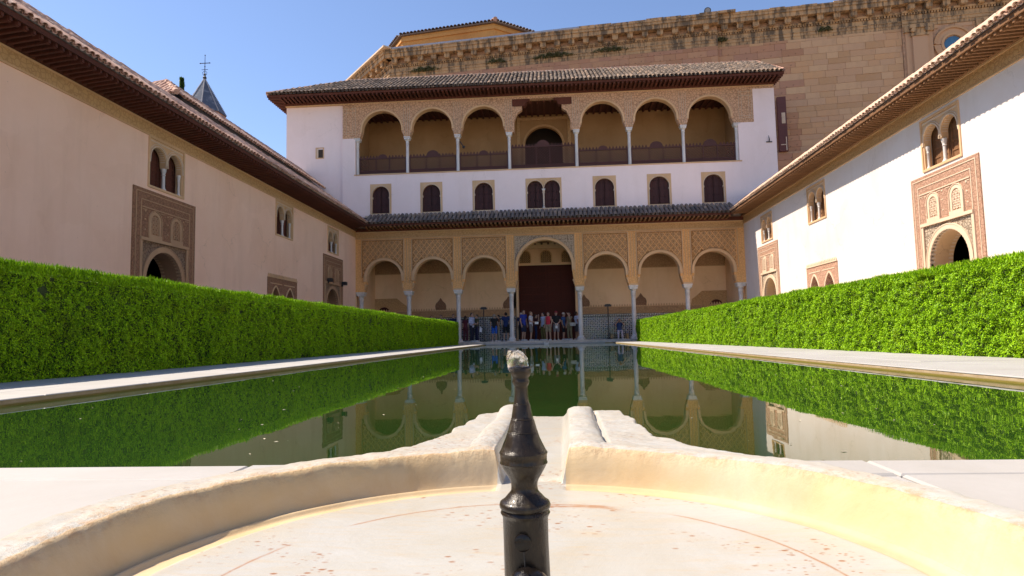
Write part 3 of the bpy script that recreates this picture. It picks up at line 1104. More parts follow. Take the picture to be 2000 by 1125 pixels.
def wing(fr, root, wallmat, panmat, wood, tmat, zf0, zf1, ze, lit, eave_d, zedge, nrow, slope):
    w_ = MB(fr)
    tw = [(17.65, 19.48, 5.05, 6.62), (26.28, 28.1, 5.0, 6.6), (32.6, 34.3, 5.1, 6.55)]
    holes = [(17.42, 19.62, 0, 3.42), (32.22, 34.46, 0, 3.42), (25.75, 26.9, 0, 2.75), (27.2, 28.35, 0, 2.75)] + tw
    grid_wall(w_, -4.0, YF, 0.0, ze + 0.1, holes, -0.6, 0.0)
    w_.build('wall', wallmat, root)
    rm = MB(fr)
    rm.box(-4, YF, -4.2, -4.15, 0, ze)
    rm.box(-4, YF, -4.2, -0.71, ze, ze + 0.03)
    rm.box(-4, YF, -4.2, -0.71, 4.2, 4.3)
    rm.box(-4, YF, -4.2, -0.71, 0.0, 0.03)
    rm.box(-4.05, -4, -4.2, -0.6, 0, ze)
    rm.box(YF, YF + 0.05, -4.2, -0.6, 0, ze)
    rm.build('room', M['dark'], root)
    fz = MB(fr)
    fz.box(-4, YF - 0.02, 0.0, 0.03, zf0, zf1)
    fz.build('frieze', M['frieze'], root)
    fm = MB(fr)
    fm.box(-4, YF - 0.02, 0.0, 0.05, zf1 - 0.03, zf1 + 0.02)
    fm.box(-4, YF - 0.02, 0.0, 0.042, zf0 - 0.015, zf0 + 0.02)
    fm.build('frieze_moulding', M['trim'], root)
    for u0, u1, z0, z1 in tw:
        twin_window(root, fr, u0, u1, z0, z1, M['trim'], wood)
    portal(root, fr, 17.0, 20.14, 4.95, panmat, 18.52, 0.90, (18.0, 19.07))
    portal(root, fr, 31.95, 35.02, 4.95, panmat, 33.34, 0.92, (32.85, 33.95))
    # low paired doorways
    p = MB(fr)
    cvs = [arch(c, 0.46, 0.44, 0.0, 2.05, 2.60, 14) for c in (26.32, 27.78)]
    # pointed heads
    cvs = [[(u, z + (0.14 * max(0, 1 - abs(u - c) / 0.3) if z > 2.3 else 0)) for u, z in cv] for cv, c in zip(cvs, (26.32, 27.78))]
    p.archwall(25.75, 26.9, 0, 2.75, cvs[0], 0.02, -0.4)
    p.archwall(27.2, 28.35, 0, 2.75, cvs[1], 0.02, -0.4)
    p.box(25.55, 25.75, 0, 0.02, 0, 2.75)
    p.box(26.9, 27.2, 0, 0.02, 0, 2.75)
    p.box(28.35, 28.6, 0, 0.02, 0, 2.75)
    p.box(25.55, 28.6, 0, 0.02, 2.75, 3.12)
    po = p.build('paired_doorway', panmat, root)
    q = MB(fr)
    for cv in cvs:
        q.band(cv, 0.07, 0.02, 0.045)
    q.box(25.55, 28.6, 0.02, 0.05, 3.12, 3.17)
    q.box(25.8, 26.95, 0.02, 0.035, 2.86, 2.90)
    q.box(27.15, 28.3, 0.02, 0.035, 2.86, 2.90)
    for k in np.arange(25.6, 28.55, 0.15):
        q.prism([(k, 3.17), (k + 0.1, 3.17), (k + 0.1, 3.22), (k + 0.05, 3.29), (k, 3.22)], 0.0, 0.035)
    q.build('moulding', M['trimlight'] if lit else M['trim'], po)
    d = MB(fr)
    for c in (26.32, 27.78):
        d.box(c - 0.5, c - 0.01, -0.34, -0.28, 0, 2.75)
        d.box(c + 0.01, c + 0.5, -0.34, -0.28, 0, 2.75)
    d.build('door_leaf', M['wood_lit'], po)
    # eave
    UE = 36.45
    e = MB(fr)
    e.add([(-4, 0, ze + 0.12), (UE + 0.8, 0, ze + 0.12), (UE, eave_d, zedge + 0.02), (-4, eave_d, zedge + 0.02), (-4, 0, ze + 0.16), (UE + 0.8, 0, ze + 0.16), (UE, eave_d, zedge + 0.06), (-4, eave_d, zedge + 0.06)],
          [(3, 2, 1, 0), (4, 5, 6, 7), (3, 7, 6, 2)])
    eo = e.build('eave', M['soffit'], root)
    b = MB(fr)
    b.box(-4, YF, 0.0, 0.14, zf1 + 0.02, ze + 0.12)
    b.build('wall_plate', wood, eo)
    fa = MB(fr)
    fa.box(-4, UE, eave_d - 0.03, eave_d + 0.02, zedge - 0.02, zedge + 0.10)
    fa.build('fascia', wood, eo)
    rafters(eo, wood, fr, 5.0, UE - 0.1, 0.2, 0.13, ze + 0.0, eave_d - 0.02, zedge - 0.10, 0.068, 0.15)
    # roof
    dr = eave_d - nrow * 0.37 * math.cos(math.atan(slope))
    zr = zedge + 0.13 + (eave_d - dr) * slope
    r = MB(fr)
    r.add([(-4, eave_d + 0.02, zedge + 0.10), (YF + 0.1, eave_d + 0.02, zedge + 0.10), (YF + 0.1, dr, zr - 0.03), (-4, dr, zr - 0.03), (-4, dr - 3.5, zr - 2.0), (YF + 0.1, dr - 3.5, zr - 2.0)], [(0, 1, 2, 3), (3, 2, 5, 4)])
    ro = r.build('roof', M['bed'], root)
    L = math.hypot(1, slope)
    s3 = -fr.A[1] / L + np.array((0, 0, slope / L))
    o3 = fr.pts([[4.0, eave_d + 0.09, zedge + 0.14]])[0]
    lay_tiles(root, ro, tmat, o3, fr.A[0], s3, int((YF + 0.2 - 4.0) / 0.2), 0.2, nrow, 0.37)
    rg = MB(fr)
    for k in np.arange(4, YF if fr is RWF else 21.5, 0.42):
        rg.tube([(k, dr, zr + 0.0), (k + 0.44, dr, zr + 0.015)], [0.10, 0.085], 8)
    rg.build('ridge_tiles', tmat, ro, kind='stuff')
    return zr, dr


lw_ = thing('palace_wing', 'shaded cream plaster wing on the left with dark carved portals', 'building', (XL, 16, 0))
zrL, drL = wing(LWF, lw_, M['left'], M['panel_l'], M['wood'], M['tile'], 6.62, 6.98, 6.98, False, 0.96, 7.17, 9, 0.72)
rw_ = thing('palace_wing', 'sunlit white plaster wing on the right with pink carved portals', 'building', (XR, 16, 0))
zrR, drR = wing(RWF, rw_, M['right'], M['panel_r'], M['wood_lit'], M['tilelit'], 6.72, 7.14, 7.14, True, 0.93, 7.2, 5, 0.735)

# upper storey standing back over the left wing
cl = thing('upper_storey', 'narrow tan upper storey with a second tiled eave rising behind the left roof', 'building', (-15, 29.5, 0))
c_ = MB()
c_.box(-16.4, -14.02, 22.25, YF + 0.05, 7.5, 9.66)
c_.build('wall', M['trim'], cl)
rf = MB()
rf.add([(-14.0, 22.1, 9.62), (-14.0, YF, 9.62), (-15.2, YF, 10.78), (-15.2, 23.57, 10.78), (-16.6, YF, 9.70), (-16.6, 22.1, 9.70)], [(0, 1, 2, 3), (3, 2, 4, 5), (0, 3, 5)])
ro = rf.build('roof', M['bed'], cl)
lay_tiles(cl, ro, M['tile'], (-13.76, 22.1, 9.70), (0, 1, 0), (-1, 0, 0.8), 76, 0.2, 5, 0.37, keep=lambda p: p[1] > 22.25 - (p[0] + 13.8) * 1.08, budget=190)
hf = rf.fr
lay_tiles(cl, ro, M['tile'], (-16.7, 22.0, 9.70), (1, 0, 0), (0, 1, 0.735), 15, 0.2, 5, 0.37, keep=lambda p: abs(p[0] + 15.23) < 1.22 - (p[1] - 22.1) * 0.93 and p[1] < 23.1, budget=90)
hp = MB()
for A_, B_ in (((-13.82, 22.05, 9.78), (-15.2, 23.57, 10.86)), ((-16.64, 22.05, 9.78), (-15.2, 23.57, 10.86)), ((-15.2, 23.57, 10.86), (-15.2, YF, 10.86))):
    A_, B_ = np.array(A_), np.array(B_)
    n = max(2, int(np.linalg.norm(B_ - A_) / 0.4))
    for k in range(n):
        hp.tube([A_ + (B_ - A_) * k / n, A_ + (B_ - A_) * (k + 1.1) / n], [0.11, 0.09], 8)
hp.build('hip_tiles', M['tile'], ro, kind='stuff')

# ------------------------------------------------------------------ the south pavilion
pa = thing('palace_pavilion', 'tall white pavilion closing the court, arched portico below and arcaded gallery above', 'building', (0, YF, 0))
CX = [-11.62, -8.68, -5.66, -2.46, 1.62, 4.77, 7.93, 11.0]
ZC = 3.28
aw_ = MB(FAC)
bandm = MB(FAC)
trim = MB(FAC)
for i in range(7):
    a, b = CX[i], CX[i + 1]
    c = (a + b) / 2
    pl, pr = (a if i else XL), (b if i < 6 else XR)
    if i == 3:
        cv = arch(c, (b - a) / 2 - 0.27, 1.62, ZC, 4.55, 6.14, 30)
    else:
        hb = (b - a) / 2 - 0.27
        cv = arch(c, hb, min(1.14, hb - 0.12), ZC, 4.06, 5.18, 24)
    aw_.archwall(pl, pr, ZC, 6.52, cv, -0.06, -0.5)
    bandm.band(cv[4:-4], 0.13, -0.06, 0.035)
    bandm.band(cv[4:-4], 0.035, -0.06, 0.06, 0.12)
    bandm.band(cv[4:-4], -0.015, -0.48, -0.05)
    # muqarnas corbels stepping out above each capital
    for sg in (-1, 1):
        for k in range(4):
            q = cv[0][0] + 0.01 if sg < 0 else cv[-1][0] - 0.01
            ww = 0.035 + 0.03 * k
            bandm.box(min(q, q - sg * -1 * 0 + (ww if sg < 0 else -ww)), max(q, q + (ww if sg < 0 else -ww)), -0.46, 0.0, ZC + 0.12 + 0.09 * k, ZC + 0.19 + 0.09 * k)
    # lattice (sebka) panels
    p0, p1 = c - (b - a) / 2 + 0.27, c + (b - a) / 2 - 0.27
    if i == 0:
        p0 = -11.5
    if i == 6:
        p1 = 10.86
    zt = 6.42
    outer = [(p0, cv[7][1])] + [(u, z) for u, z in cv[7:-7]] + [(p1, cv[-8][1])]
    w = 1.62 if i == 3 else min(1.14, (b - a) / 2 - 0.39)
    zs = 4.55 if i == 3 else 4.06
    hgt = (6.14 - 4.55) if i == 3 else 1.12
    inside = lambda u, z: p0 + 0.05 < u < p1 - 0.05 and zs + 0.15 < z < zt - 0.05 and ((u - c) / (w + 0.17)) ** 2 + (max(0, z - zs) / (hgt + 0.17)) ** 2 > 1
    bk = MB(FAC)
    cvo = [(c + (w + 0.16) * math.cos(t), zs + (hgt + 0.16) * math.sin(t)) for t in np.linspace(math.pi, 0, 25)]
    cvo = [(max(p0, min(p1, u)), z) for u, z in cvo]
    bk.strip(cvo, [(u, zt) for u, z in cvo], -0.058, -0.035)
    if cvo[0][0] > p0:
        bk.box(p0, cvo[0][0], -0.058, -0.035, zs + 0.1, zt)
        bk.box(cvo[-1][0], p1, -0.058, -0.035, zs + 0.1, zt)
    lp = bk.build('lattice_panel', M['arab'] if i == 3 else M['sebka'], pa)
    if i != 3:
        lt = MB(FAC)
        st = 0.335
        for sg in (-1, 1):
            for k in range(-12, 13):
                run = []
                for t in np.linspace(-2.2, 2.2, 177):
                    u, z = c + k * st + sg * t * 0.80, 5.4 + t
                    if inside(u, z):
                        run.append((u, z))
                    else:
                        if len(run) > 3:
                            lt.bar(run[0], run[-1], 0.042, -0.036, 0.0)
                        run = []
                if len(run) > 3:
                    lt.bar(run[0], run[-1], 0.042, -0.036, 0.0)
        lt.build('lattice', M['sebka_bar'], lp)
        rs_ = MB(FAC)
        for k in range(-9, 10):
            for j in range(-8, 9):
                u, z = c + (k + (j % 2) * 0.5) * st, 5.4 + j * st / 1.6 + 0.5 * st / 0.8
                if inside(u, z) and inside(u + .08, z) and inside(u - .08, z):
                    ring = [(u + 0.075 * math.cos(t), z + 0.10 * math.sin(t)) for t in np.linspace(0, 2 * math.pi, 9)]
                    rs_.band(ring, 0.026, -0.036, -0.014)
        rs_.build('rosette', M['trim'], lp)
    else:
        rs_ = MB(FAC)
        for sg in (-1, 1):
            for k in range(6):
                for j in range(5):
                    u, z = c + sg * (0.75 + k * 0.19), 5.45 + j * 0.2
                    if inside(u, z):
                        ring = [(u + 0.06 * math.cos(t), z + 0.07 * math.sin(t)) for t in np.linspace(0, 2 * math.pi, 9)]
                        rs_.band(ring, 0.025, -0.036, -0.01)
        rs_.build('rosette', M['trimlight'], lp)
    for q, z0, z1 in ((p0 - 0.035, 4.2, zt), (p1, 4.2, zt)):
        trim.box(q, q + 0.035, -0.06, 0.01, z0, z1)
    trim.box(p0 - 0.035, p1 + 0.035, -0.06, 0.01, zt, zt + 0.04)
for x in CX[1:-1]:
    for s_ in (-0.235, -0.09, 0.065, 0.21):
        trim.box(x + s_, x + s_ + 0.025, -0.06, -0.02, ZC + 0.5, 6.44)
    trim.box(x - 0.26, x + 0.26, -0.5, -0.01, ZC, ZC + 0.1)
aw_.build('arcade_wall', M['arcade'], pa)
bandm.build('arch_moulding', M['trim'], pa)
trim.build('pilaster_strip', M['trim'], pa)
fz = MB(FAC)
fz.box(XL, XR, -0.5, -0.02, 6.52, 6.93)
fz.build('frieze', M['frieze'], pa)
fz = MB(FAC)
fz.box(XL, XR, -0.02, 0.02, 6.50, 6.545)
fz.box(XL, XR, -0.02, 0.03, 6.88, 6.94)
fz.build('frieze_moulding', M['trim'], pa)
for i, x in enumerate(CX):
    column(pa, FAC, x, -0.28, FL, ZC, 0.135, 0.5, capw=0.27)

# portico interior
BW = 40.56
bw = MB()
bw.box(XL, -2.35, BW, BW + 0.3, FL, 6.6)
bw.box(1.62, XR, BW, BW + 0.3, FL, 6.6)
bw.box(-2.35, 1.62, BW, BW + 0.3, 6.1, 6.6)
bw.box(XL - 0.6, XL - 0.002, YF + 0.001, BW + 0.3, -0.05, 7.0)
bw.box(XR + 0.002, XR + 0.6, YF + 0.001, BW + 0.3, -0.05, 7.0)
bw.box(XL, XL + 0.3, YF + 0.5, BW, FL, 6.6)
bw.box(XR - 0.3, XR, YF + 0.5, BW, FL, 6.6)
bw.build('back_wall', M['inner'], pa)
ce = MB()
ce.box(XL, XR, YF + 0.4, BW, 6.45, 6.6)
co_ = ce.build('portico_ceiling', M['wood_lit'], pa)
cb_ = MB()
for x in np.arange(XL + 0.3, XR, 0.42):
    cb_.box(x, x + 0.12, YF + 0.5, BW, 6.32, 6.45)
cb_.build('ceiling_beams', M['wood_lit'], co_, kind='stuff')
bnd = MB()
for a, b in ((XL + 0.3, -2.4), (1.67, XR - 0.3)):
    bnd.box(a, b, BW - 0.03, BW, 4.66, 6.0)
    bnd.box(a, b, BW - 0.025, BW, 1.74, 2.16)
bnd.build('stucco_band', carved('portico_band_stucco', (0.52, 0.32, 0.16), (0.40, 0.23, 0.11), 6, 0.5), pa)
bnd = MB()
for a, b in ((XL + 0.3, -2.4), (1.67, XR - 0.3)):
    bnd.box(a, b, BW - 0.05, BW, 2.16, 2.2)
    bnd.box(a, b, BW - 0.05, BW, 4.62, 4.66)
    for x in np.arange(a + 0.05, b - 0.12, 0.165):
        bnd.prism([(x, 2.2), (x + 0.1, 2.2), (x + 0.1, 2.27), (x + 0.05, 2.36), (x, 2.27)], BW - 0.03, BW)
bnd.build('merlon_band', M['trim'], pa)
# leaf-shaped stucco niches
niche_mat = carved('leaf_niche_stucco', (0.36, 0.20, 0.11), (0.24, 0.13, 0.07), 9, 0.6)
for x, s_ in ((-7.27, 1), (-2.85, 1), (2.0, 1), (5.6, 1)):
    pts = [(-0.33, 2.24), (-0.36, 2.5), (-0.30, 2.66), (-0.14, 2.80), (0, 3.02), (0.14, 2.80), (0.30, 2.66), (0.36, 2.5), (0.33, 2.24)]
    og = MB()
    og.prism([(x + u, z) for u, z in pts], BW - 0.045, BW)
    og.build('leaf_niche', niche_mat, pa)
# corner doorways with stepped surround
for c, sg in ((-11.0, 1), (10.3, -1)):
    dd = MB()
    cv = arch(c, 0.46, 0.46, FL, 2.0, 2.5, 14)
    dd.archwall(c - 0.85, c + 0.85, FL, 3.05, cv, BW - 0.08, BW)
    dd.prism([(c + sg * 0.85, 2.2), (c + sg * 1.55, 2.2), (c + sg * 1.5, 2.55), (c + sg * 1.2, 2.75), (c + sg * 0.85, 3.05)], BW - 0.05, BW)
    do_ = dd.build('doorway', M['frieze'], pa)
    dk = MB()
    dk.prism([p for p in cv], BW - 0.012, BW - 0.004)
    dk.build('door_leaf', M['door'], do_)
# glazed dado
da = MB()
for a, b in ((XL + 0.3, -2.4), (1.67, XR - 0.3)):
    if a < 0:
        a = -10.1
    else:
        b = 9.4
    da.box(a, b, BW - 0.035, BW, FL, 1.56)
    dado = da.build('tile_dado', M['dado'], pa)
    da = MB()
dt = MB()
dw = MB()
for a, b in ((-10.1, -2.4), (1.67, 9.4)):
    dt.box(a, b, BW - 0.04, BW, 1.56, 1.61)
    dt.box(a, b, BW - 0.04, BW, 1.70, 1.74)
    dw.box(a, b, BW - 0.037, BW, 1.61, 1.70)
    for x in np.arange(a, b - 0.05, 0.11):
        dt.prism([(x, 1.61), (x + 0.07, 1.61), (x + 0.07, 1.66), (x + 0.035, 1.70), (x, 1.66)], BW - 0.042, BW - 0.03)
dt.build('border_tiles', M['tileblack'], dado, kind='stuff')
dw.build('border_ground', M['tilewhite'], dado)
# great door in its recessed arch, three latticed lights over it
gd = MB()
DY = BW + 0.75
gd.box(-2.3, 1.6, DY + 0.05, DY + 0.1, FL, 5.08)
for a, b in ((-2.22, -0.375), (-0.365, 1.48)):
    gd.box(a, b, DY, DY + 0.05, FL, 5.06)
door = gd.build('great_door', M['door'], pa)
gp = MB()
for a, b in ((-2.22, -0.375), (-0.365, 1.48)):
    for x in (a + 0.05, (a + b) / 2, b - 0.05):
        gp.box(x - 0.035, x + 0.035, DY - 0.025, DY, FL, 5.06)
    for z in np.arange(FL + 0.1, 5.05, 0.48):
        gp.box(a + 0.05, b - 0.05, DY - 0.02, DY, z, z + 0.06)
gp.build('door_rail', M['door'], door)
jm = MB()
jm.box(-2.6, -2.35, BW, DY + 0.2, FL, 6.6)
jm.box(1.62, 1.85, BW, DY + 0.2, FL, 6.6)
jm.box(-2.35, -2.2, BW + 0.02, DY + 0.2, FL, 6.1)
jm.box(1.46, 1.62, BW + 0.02, DY + 0.2, FL, 6.1)
jm.build('door_jamb', M['inner'], pa)
tp = MB()
tp.box(-2.35, 1.62, DY + 0.02, DY + 0.3, 5.06, 6.6)
tp.box(-2.2, 1.46, DY - 0.06, DY + 0.02, 5.06, 5.16)
lun = tp.build('door_tympanum', M['inner'], pa)
FB = Fr((0, DY + 0.02, 0), (1, 0, 0), (0, -1, 0))
for c in (-1.75, -0.37, 1.0):
    grille(lun, FB, c, 0.30, 5.24, 5.98, M['frieze'], M['dark'], 0.05, False)

# mid storey
mw = MB(FAC)
wins = [(-11.0, -9.68), (-7.89, -6.53), (-4.69, -3.33), (-1.46, 0.70), (2.57, 3.96), (5.79, 7.21), (8.97, 10.38)]
holes = [(a, b, 8.02, 9.91) for a, b in wins]
grid_wall(mw, -12.75, 13.45, 6.93, 10.48, holes, -0.5, -0.1)
mw.box(-16.35, -12.75, -0.5, -0.22, 7.6, 15.0)
mw.box(-12.75, -11.93, -0.5, -0.1, 10.48, 12.83)
mw.box(11.27, 12.2, -0.5, -0.1, 10.48, 12.83)
mw.box(12.2, 13.45, -0.5, -0.1, 10.48, 14.86)
mw.box(-16.35, -16.0, -6.2, -0.5, 7.0, 15.2)
mw.box(13.1, 13.45, -6.2, -0.5, 7.0, 15.2)
mw.box(-16.0, 13.1, -6.2, -5.9, 6.9, 15.2)
mw.build('wall', M['white'], pa)
fl2 = MB(FAC)
fl2.box(-12.0, 11.4, -3.2, -0.06, 10.48, 10.545)
fl2.build('gallery_floor', M['trim'], pa)
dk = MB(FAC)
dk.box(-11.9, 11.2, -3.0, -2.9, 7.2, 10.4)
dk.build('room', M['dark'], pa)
for i, (a, b) in enumerate(wins):
    f = MB(FAC)
    z0, z1 = 8.02, 9.91
    cs = [((a + b) / 2, (b - a) / 2 - 0.13, a, b)] if i != 3 else [(a + 0.57, 0.47, a, (a + b) / 2), (b - 0.57, 0.47, (a + b) / 2, b)]
    cvs = []
    for c, w, p, q in cs:
        cv = arch(c, w + 0.015, w, z0 + 0.06, 9.76 - w, 9.76, 16)
        cvs.append(cv)
        f.archwall(p, q, z0 + 0.06, z1, cv, -0.085, -0.4)
    f.box(a, b, -0.4, -0.085, z0, z0 + 0.06)
    wo = f.build('window', M['trim'], pa)
    m = MB(FAC)
    for cv in cvs:
        m.band(cv, 0.035, -0.085, -0.06)
        for k in (0, -1):
            u = cv[k][0]
            s_ = -1 if k == 0 else 1
            m.box(min(u, u + s_ * -0.05), max(u, u + s_ * -0.05), -0.3, -0.09, 9.0, 9.1)
    m.box(a, b, -0.085, -0.05, z0 - 0.02, z0 + 0.03)
    m.build('moulding', M['trimlight'], wo)
    if i == 3:
        column(wo, FAC, (a + b) / 2, -0.12, z0 + 0.06, 9.25, 0.05, 0.2, name='colonnette', capw=0.1, n=10)
    s = MB(FAC)
    r = MB(FAC)
    for c, w, p, q in cs:
        for e0, e1 in ((c - w - 0.06, c - 0.012), (c + 0.012, c + w + 0.06)):
            s.box(e0, e1, -0.27, -0.23, z0 + 0.06, 9.8)
            for zz in (z0 + 0.12, 8.55, 9.05, 9.5):
                r.box(e0 + 0.03, e1 - 0.03, -0.23, -0.212, zz, zz + 0.06)
            for uu in (e0 + 0.03, (e0 + e1) / 2 - 0.02, e1 - 0.07):
                r.box(uu, uu + 0.045, -0.23, -0.212, z0 + 0.06, 9.75)
    s.build('shutter', M['shutter'], wo)
    r.build('shutter_rail', M['shutter'], wo)

# gallery
GX = [-11.83, -8.70, -5.57, -2.40, 1.68, 4.85, 8.06, 11.2]
GC, GT = 12.83, 14.86
gw = MB(FAC)
gm = MB(FAC)
for i in range(7):
    a, b = GX[i], GX[i + 1]
    c = (a + b) / 2
    if i == 3:
        gw.box(a, a + 0.33, -0.5, -0.1, GC, GT)
        gw.build('gallery_wall', M['upper'], pa)
        gm.build('arch_moulding', M['trim'], pa)
        gw = MB(FAC)
        gm = MB(FAC)
        gw.box(b - 0.33, b, -0.5, -0.1, GC, GT)
        continue
    hb = (b - a) / 2 - 0.17
    cv = arch(c, hb, 1.24, GC, 13.28, 14.50, 28)
    pl = -12.72 if i == 0 else a
    pr = 12.2 if i == 6 else b
    gw.archwall(pl, pr, GC, GT, cv, -0.1, -0.5)
    gm.band(cv[4:-4], 0.11, -0.1, -0.06)
    gm.band(cv[4:-4], -0.012, -0.49, -0.1)
    for sg in (0, -1):
        for k in range(3):
            q = cv[sg][0]
            ww = (0.04 + 0.03 * k) * (1 if sg == 0 else -1)
            gm.box(min(q, q + ww), max(q, q + ww), -0.46, -0.12, GC + 0.05 + 0.1 * k, GC + 0.12 + 0.1 * k)
gw.build('gallery_wall', M['upper'], pa)
gm.build('arch_moulding', M['trim'], pa)
gl = MB(FAC)
for x in GX[1:-1]:
    for s_ in (-0.2, -0.07, 0.05, 0.18):
        gl.box(x + s_, x + s_ + 0.02, -0.1, -0.075, GC + 0.1, GT)
for x0, x1 in ((-12.66, -11.9), (11.35, 12.12)):
    for q in (0.0, 0.16, 0.58, 0.74):
        gl.box(x0 + q, x0 + q + 0.02, -0.1, -0.075, 13.05, GT - 0.05)
    for z in (13.08, 13.22, 14.45, 14.7):
        gl.box(x0, x1, -0.1, -0.078, z, z + 0.02)
gl.build('panel_line', M['trimlight'], pa)
gf = MB(FAC)
gf.box(-12.72, 13.45, -0.5, -0.09, GT, 15.06)
gf.box(-16.35, -12.722, -0.5, -0.2, 15.0, 15.06)
gf.build('frieze', M['upper'], pa)
gf = MB(FAC)
gf.box(-16.35, 13.45, -0.3, -0.06, 15.0, 15.08)
gf.build('frieze_moulding', M['trim'], pa)
# centre bay: timber lintel corbels over stucco brackets
br = MB(FAC)
wb = MB(FAC)
for x, sg in ((GX[3] + 0.33, 1), (GX[4] - 0.33, -1)):
    br.prism([(x, 13.5), (x + sg * 0.1, 13.75), (x + sg * 0.22, 14.0), (x + sg * 0.5, 14.2), (x + sg * 0.5, 14.42), (x, 14.42)], -0.46, -0.12)
    wb.prism([(x - sg * 0.1, 14.42), (x + sg * 0.62, 14.42), (x + sg * 0.78, 14.56), (x + sg * 0.78, 14.66), (x + sg * 0.98, 14.7), (x + sg * 0.98, GT), (x - sg * 0.1, GT)], -0.52, -0.08)
    for k in range(3):
        wb.ball((x + sg * (0.7 + 0.1 * k), -0.09, 14.6 + 0.09 * k), 0.06, 8, 6)
br.build('bracket', M['upper'], pa)
wb.build('timber_corbel', M['wood'], pa)
for i, x in enumerate(GX):
    column(pa, FAC, x, -0.28, 10.545, GC, 0.095, 0.42, capw=0.2, base=False)
# gallery room
gr = MB(FAC)
gr.box(-12.0, -1.55, -3.3, -3.0, 10.545, 15.0)
gr.box(0.9, 11.4, -3.3, -3.0, 10.545, 15.0)
cv = arch(-0.32, 1.23, 1.23, 10.545, 12.85, 14.06, 24)
gr.archwall(-1.55, 0.9, 10.545, 15.0, cv, -3.0, -3.3)
gr.box(-12.2, -11.92, -3.0, -0.5, 10.545, 15.0)
gr.box(11.3, 11.5, -3.0, -0.5, 10.545, 15.0)
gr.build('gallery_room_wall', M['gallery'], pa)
gq = MB(FAC)
gq.band(cv, 0.14, -3.0, -2.95)
for a, b, c, d in ((-2.05, -1.85, 10.545, 14.68), (1.25, 1.45, 10.545, 14.68), (-1.85, 1.25, 14.5, 14.68)):
    gq.box(a, b, -3.0, -2.95, c, d)
gq.build('door_surround', M['frieze'], pa)
gc = MB(FAC)
gc.box(-12.2, 11.5, -3.3, -0.5, 14.86, 15.0)
gce = gc.build('gallery_ceiling', M['wood'], pa)
gcb = MB(FAC)
for x in np.arange(-11.9, 11.3, 0.4):
    gcb.box(x, x + 0.12, -3.0, -0.5, 14.75, 14.86)
gcb.build('ceiling_beams', M['wood'], gce, kind='stuff')
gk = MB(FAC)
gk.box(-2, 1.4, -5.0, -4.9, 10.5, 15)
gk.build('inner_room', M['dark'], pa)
for i in range(7):
    a, b = GX[i] + 0.1, GX[i + 1] - 0.1
    c = (a + b) / 2
    z0 = 10.55
    zt = 11.62 if i != 3 else 11.98
    rl = MB(FAC)
    D0, D1 = -0.34, -0.28
    hw, hz = (0.42, 0.34) if i in (1, 3, 5, 6) else (0.3, 0.2)
    for zz in (z0 + 0.02, z0 + 0.2, zt - 0.09):
        rl.box(a, b, D0 - 0.01, D1 + 0.01, zz, zz + 0.07)
    for u in (a, c - 0.45, c + 0.38, b - 0.07):
        rl.box(u, u + 0.07, D0 - 0.012, D1 + 0.012, z0, zt)
    ro_ = rl.build('railing', M['rail'], pa)
    lt = MB(FAC)
    H = zt - z0 - 0.3
    for k in np.arange(a - H, b, 0.17):
        for sg in (0, 1):
            p, q = (k, z0 + 0.27), (k + H, zt - 0.05)
            if sg:
                p, q = (k, zt - 0.05), (k + H, z0 + 0.27)
            t0 = max(0, (a - p[0]) / H)
            t1 = min(1, (b - p[0]) / H)
            if t1 - t0 > 0.05:
                lt.bar((p[0] + H * t0, p[1] + (q[1] - p[1]) * t0), (p[0] + H * t1, p[1] + (q[1] - p[1]) * t1), 0.034, D0 + 0.006 + sg * 0.02, D0 + 0.03 + sg * 0.02)
    lt.box(a, b, D0 + 0.01, D0 + 0.04, z0 + 0.07, z0 + 0.2)
    lt.build('lattice', M['rail'], ro_)
    ml = MB(FAC)
    for u in np.arange(a + 0.04, b - 0.1, 0.2):
        if abs(u + 0.05 - c) > hw:
            ml.prism([(u, zt - 0.02), (u + 0.11, zt - 0.02), (u + 0.11, zt + 0.06), (u + 0.055, zt + 0.15), (u, zt + 0.06)], D0 + 0.01, D1 - 0.01)
    ml.build('merlons', M['rail'], ro_, kind='stuff')
    hm = MB(FAC)
    hm.prism([(c - hw, zt - 0.03), (c + hw, zt - 0.03)] + [(c + hw * 0.95 * math.cos(t), zt + hz * math.sin(t)) for t in np.linspace(0.1, math.pi - 0.1, 9)], D0 + 0.004, D1 - 0.004)
    hm.build('crest', M['rail'], ro_)

# lower tiled eave between the wings
ev = MB(FAC)
ev.box(-11.1, 10.5, -0.05, 0.88, 7.16, 7.2)
eo = ev.build('lower_eave', M['soffit'], pa)
eb = MB(FAC)
eb.box(XL, XR, -0.02, 0.1, 6.94, 7.16)
eb.build('wall_plate', M['wood'], eo)
eb = MB(FAC)
eb.box(-11.05, 10.5, 0.86, 0.91, 7.13, 7.26)
eb.build('fascia', M['wood'], eo)
rafters(eo, M['wood_lit'], FAC, -11.0, 10.45, 0.25, 0.1, 7.02, 0.89, 7.05, 0.1, 0.12)
rl = MB(FAC)
rl.add([(-11.1, 0.93, 7.24), (10.5, 0.93, 7.24), (11.2, -0.1, 7.86), (-11.9, -0.1, 7.86)], [(0, 1, 2, 3)])
ro = rl.build('lower_roof', M['bed'], pa)
lay_tiles(pa, ro, M['tiledark'], (-11.1, YF - 1.0, 7.28), (1, 0, 0), (0, 1, 0.6), 87, 0.25, 3, 0.40, L=0.5)
fl_ = MB(FAC)
fl_.box(-11.3, 10.7, -0.1, -0.03, 7.84, 7.95)
fl_.build('flashing', M['trimlight'], ro)

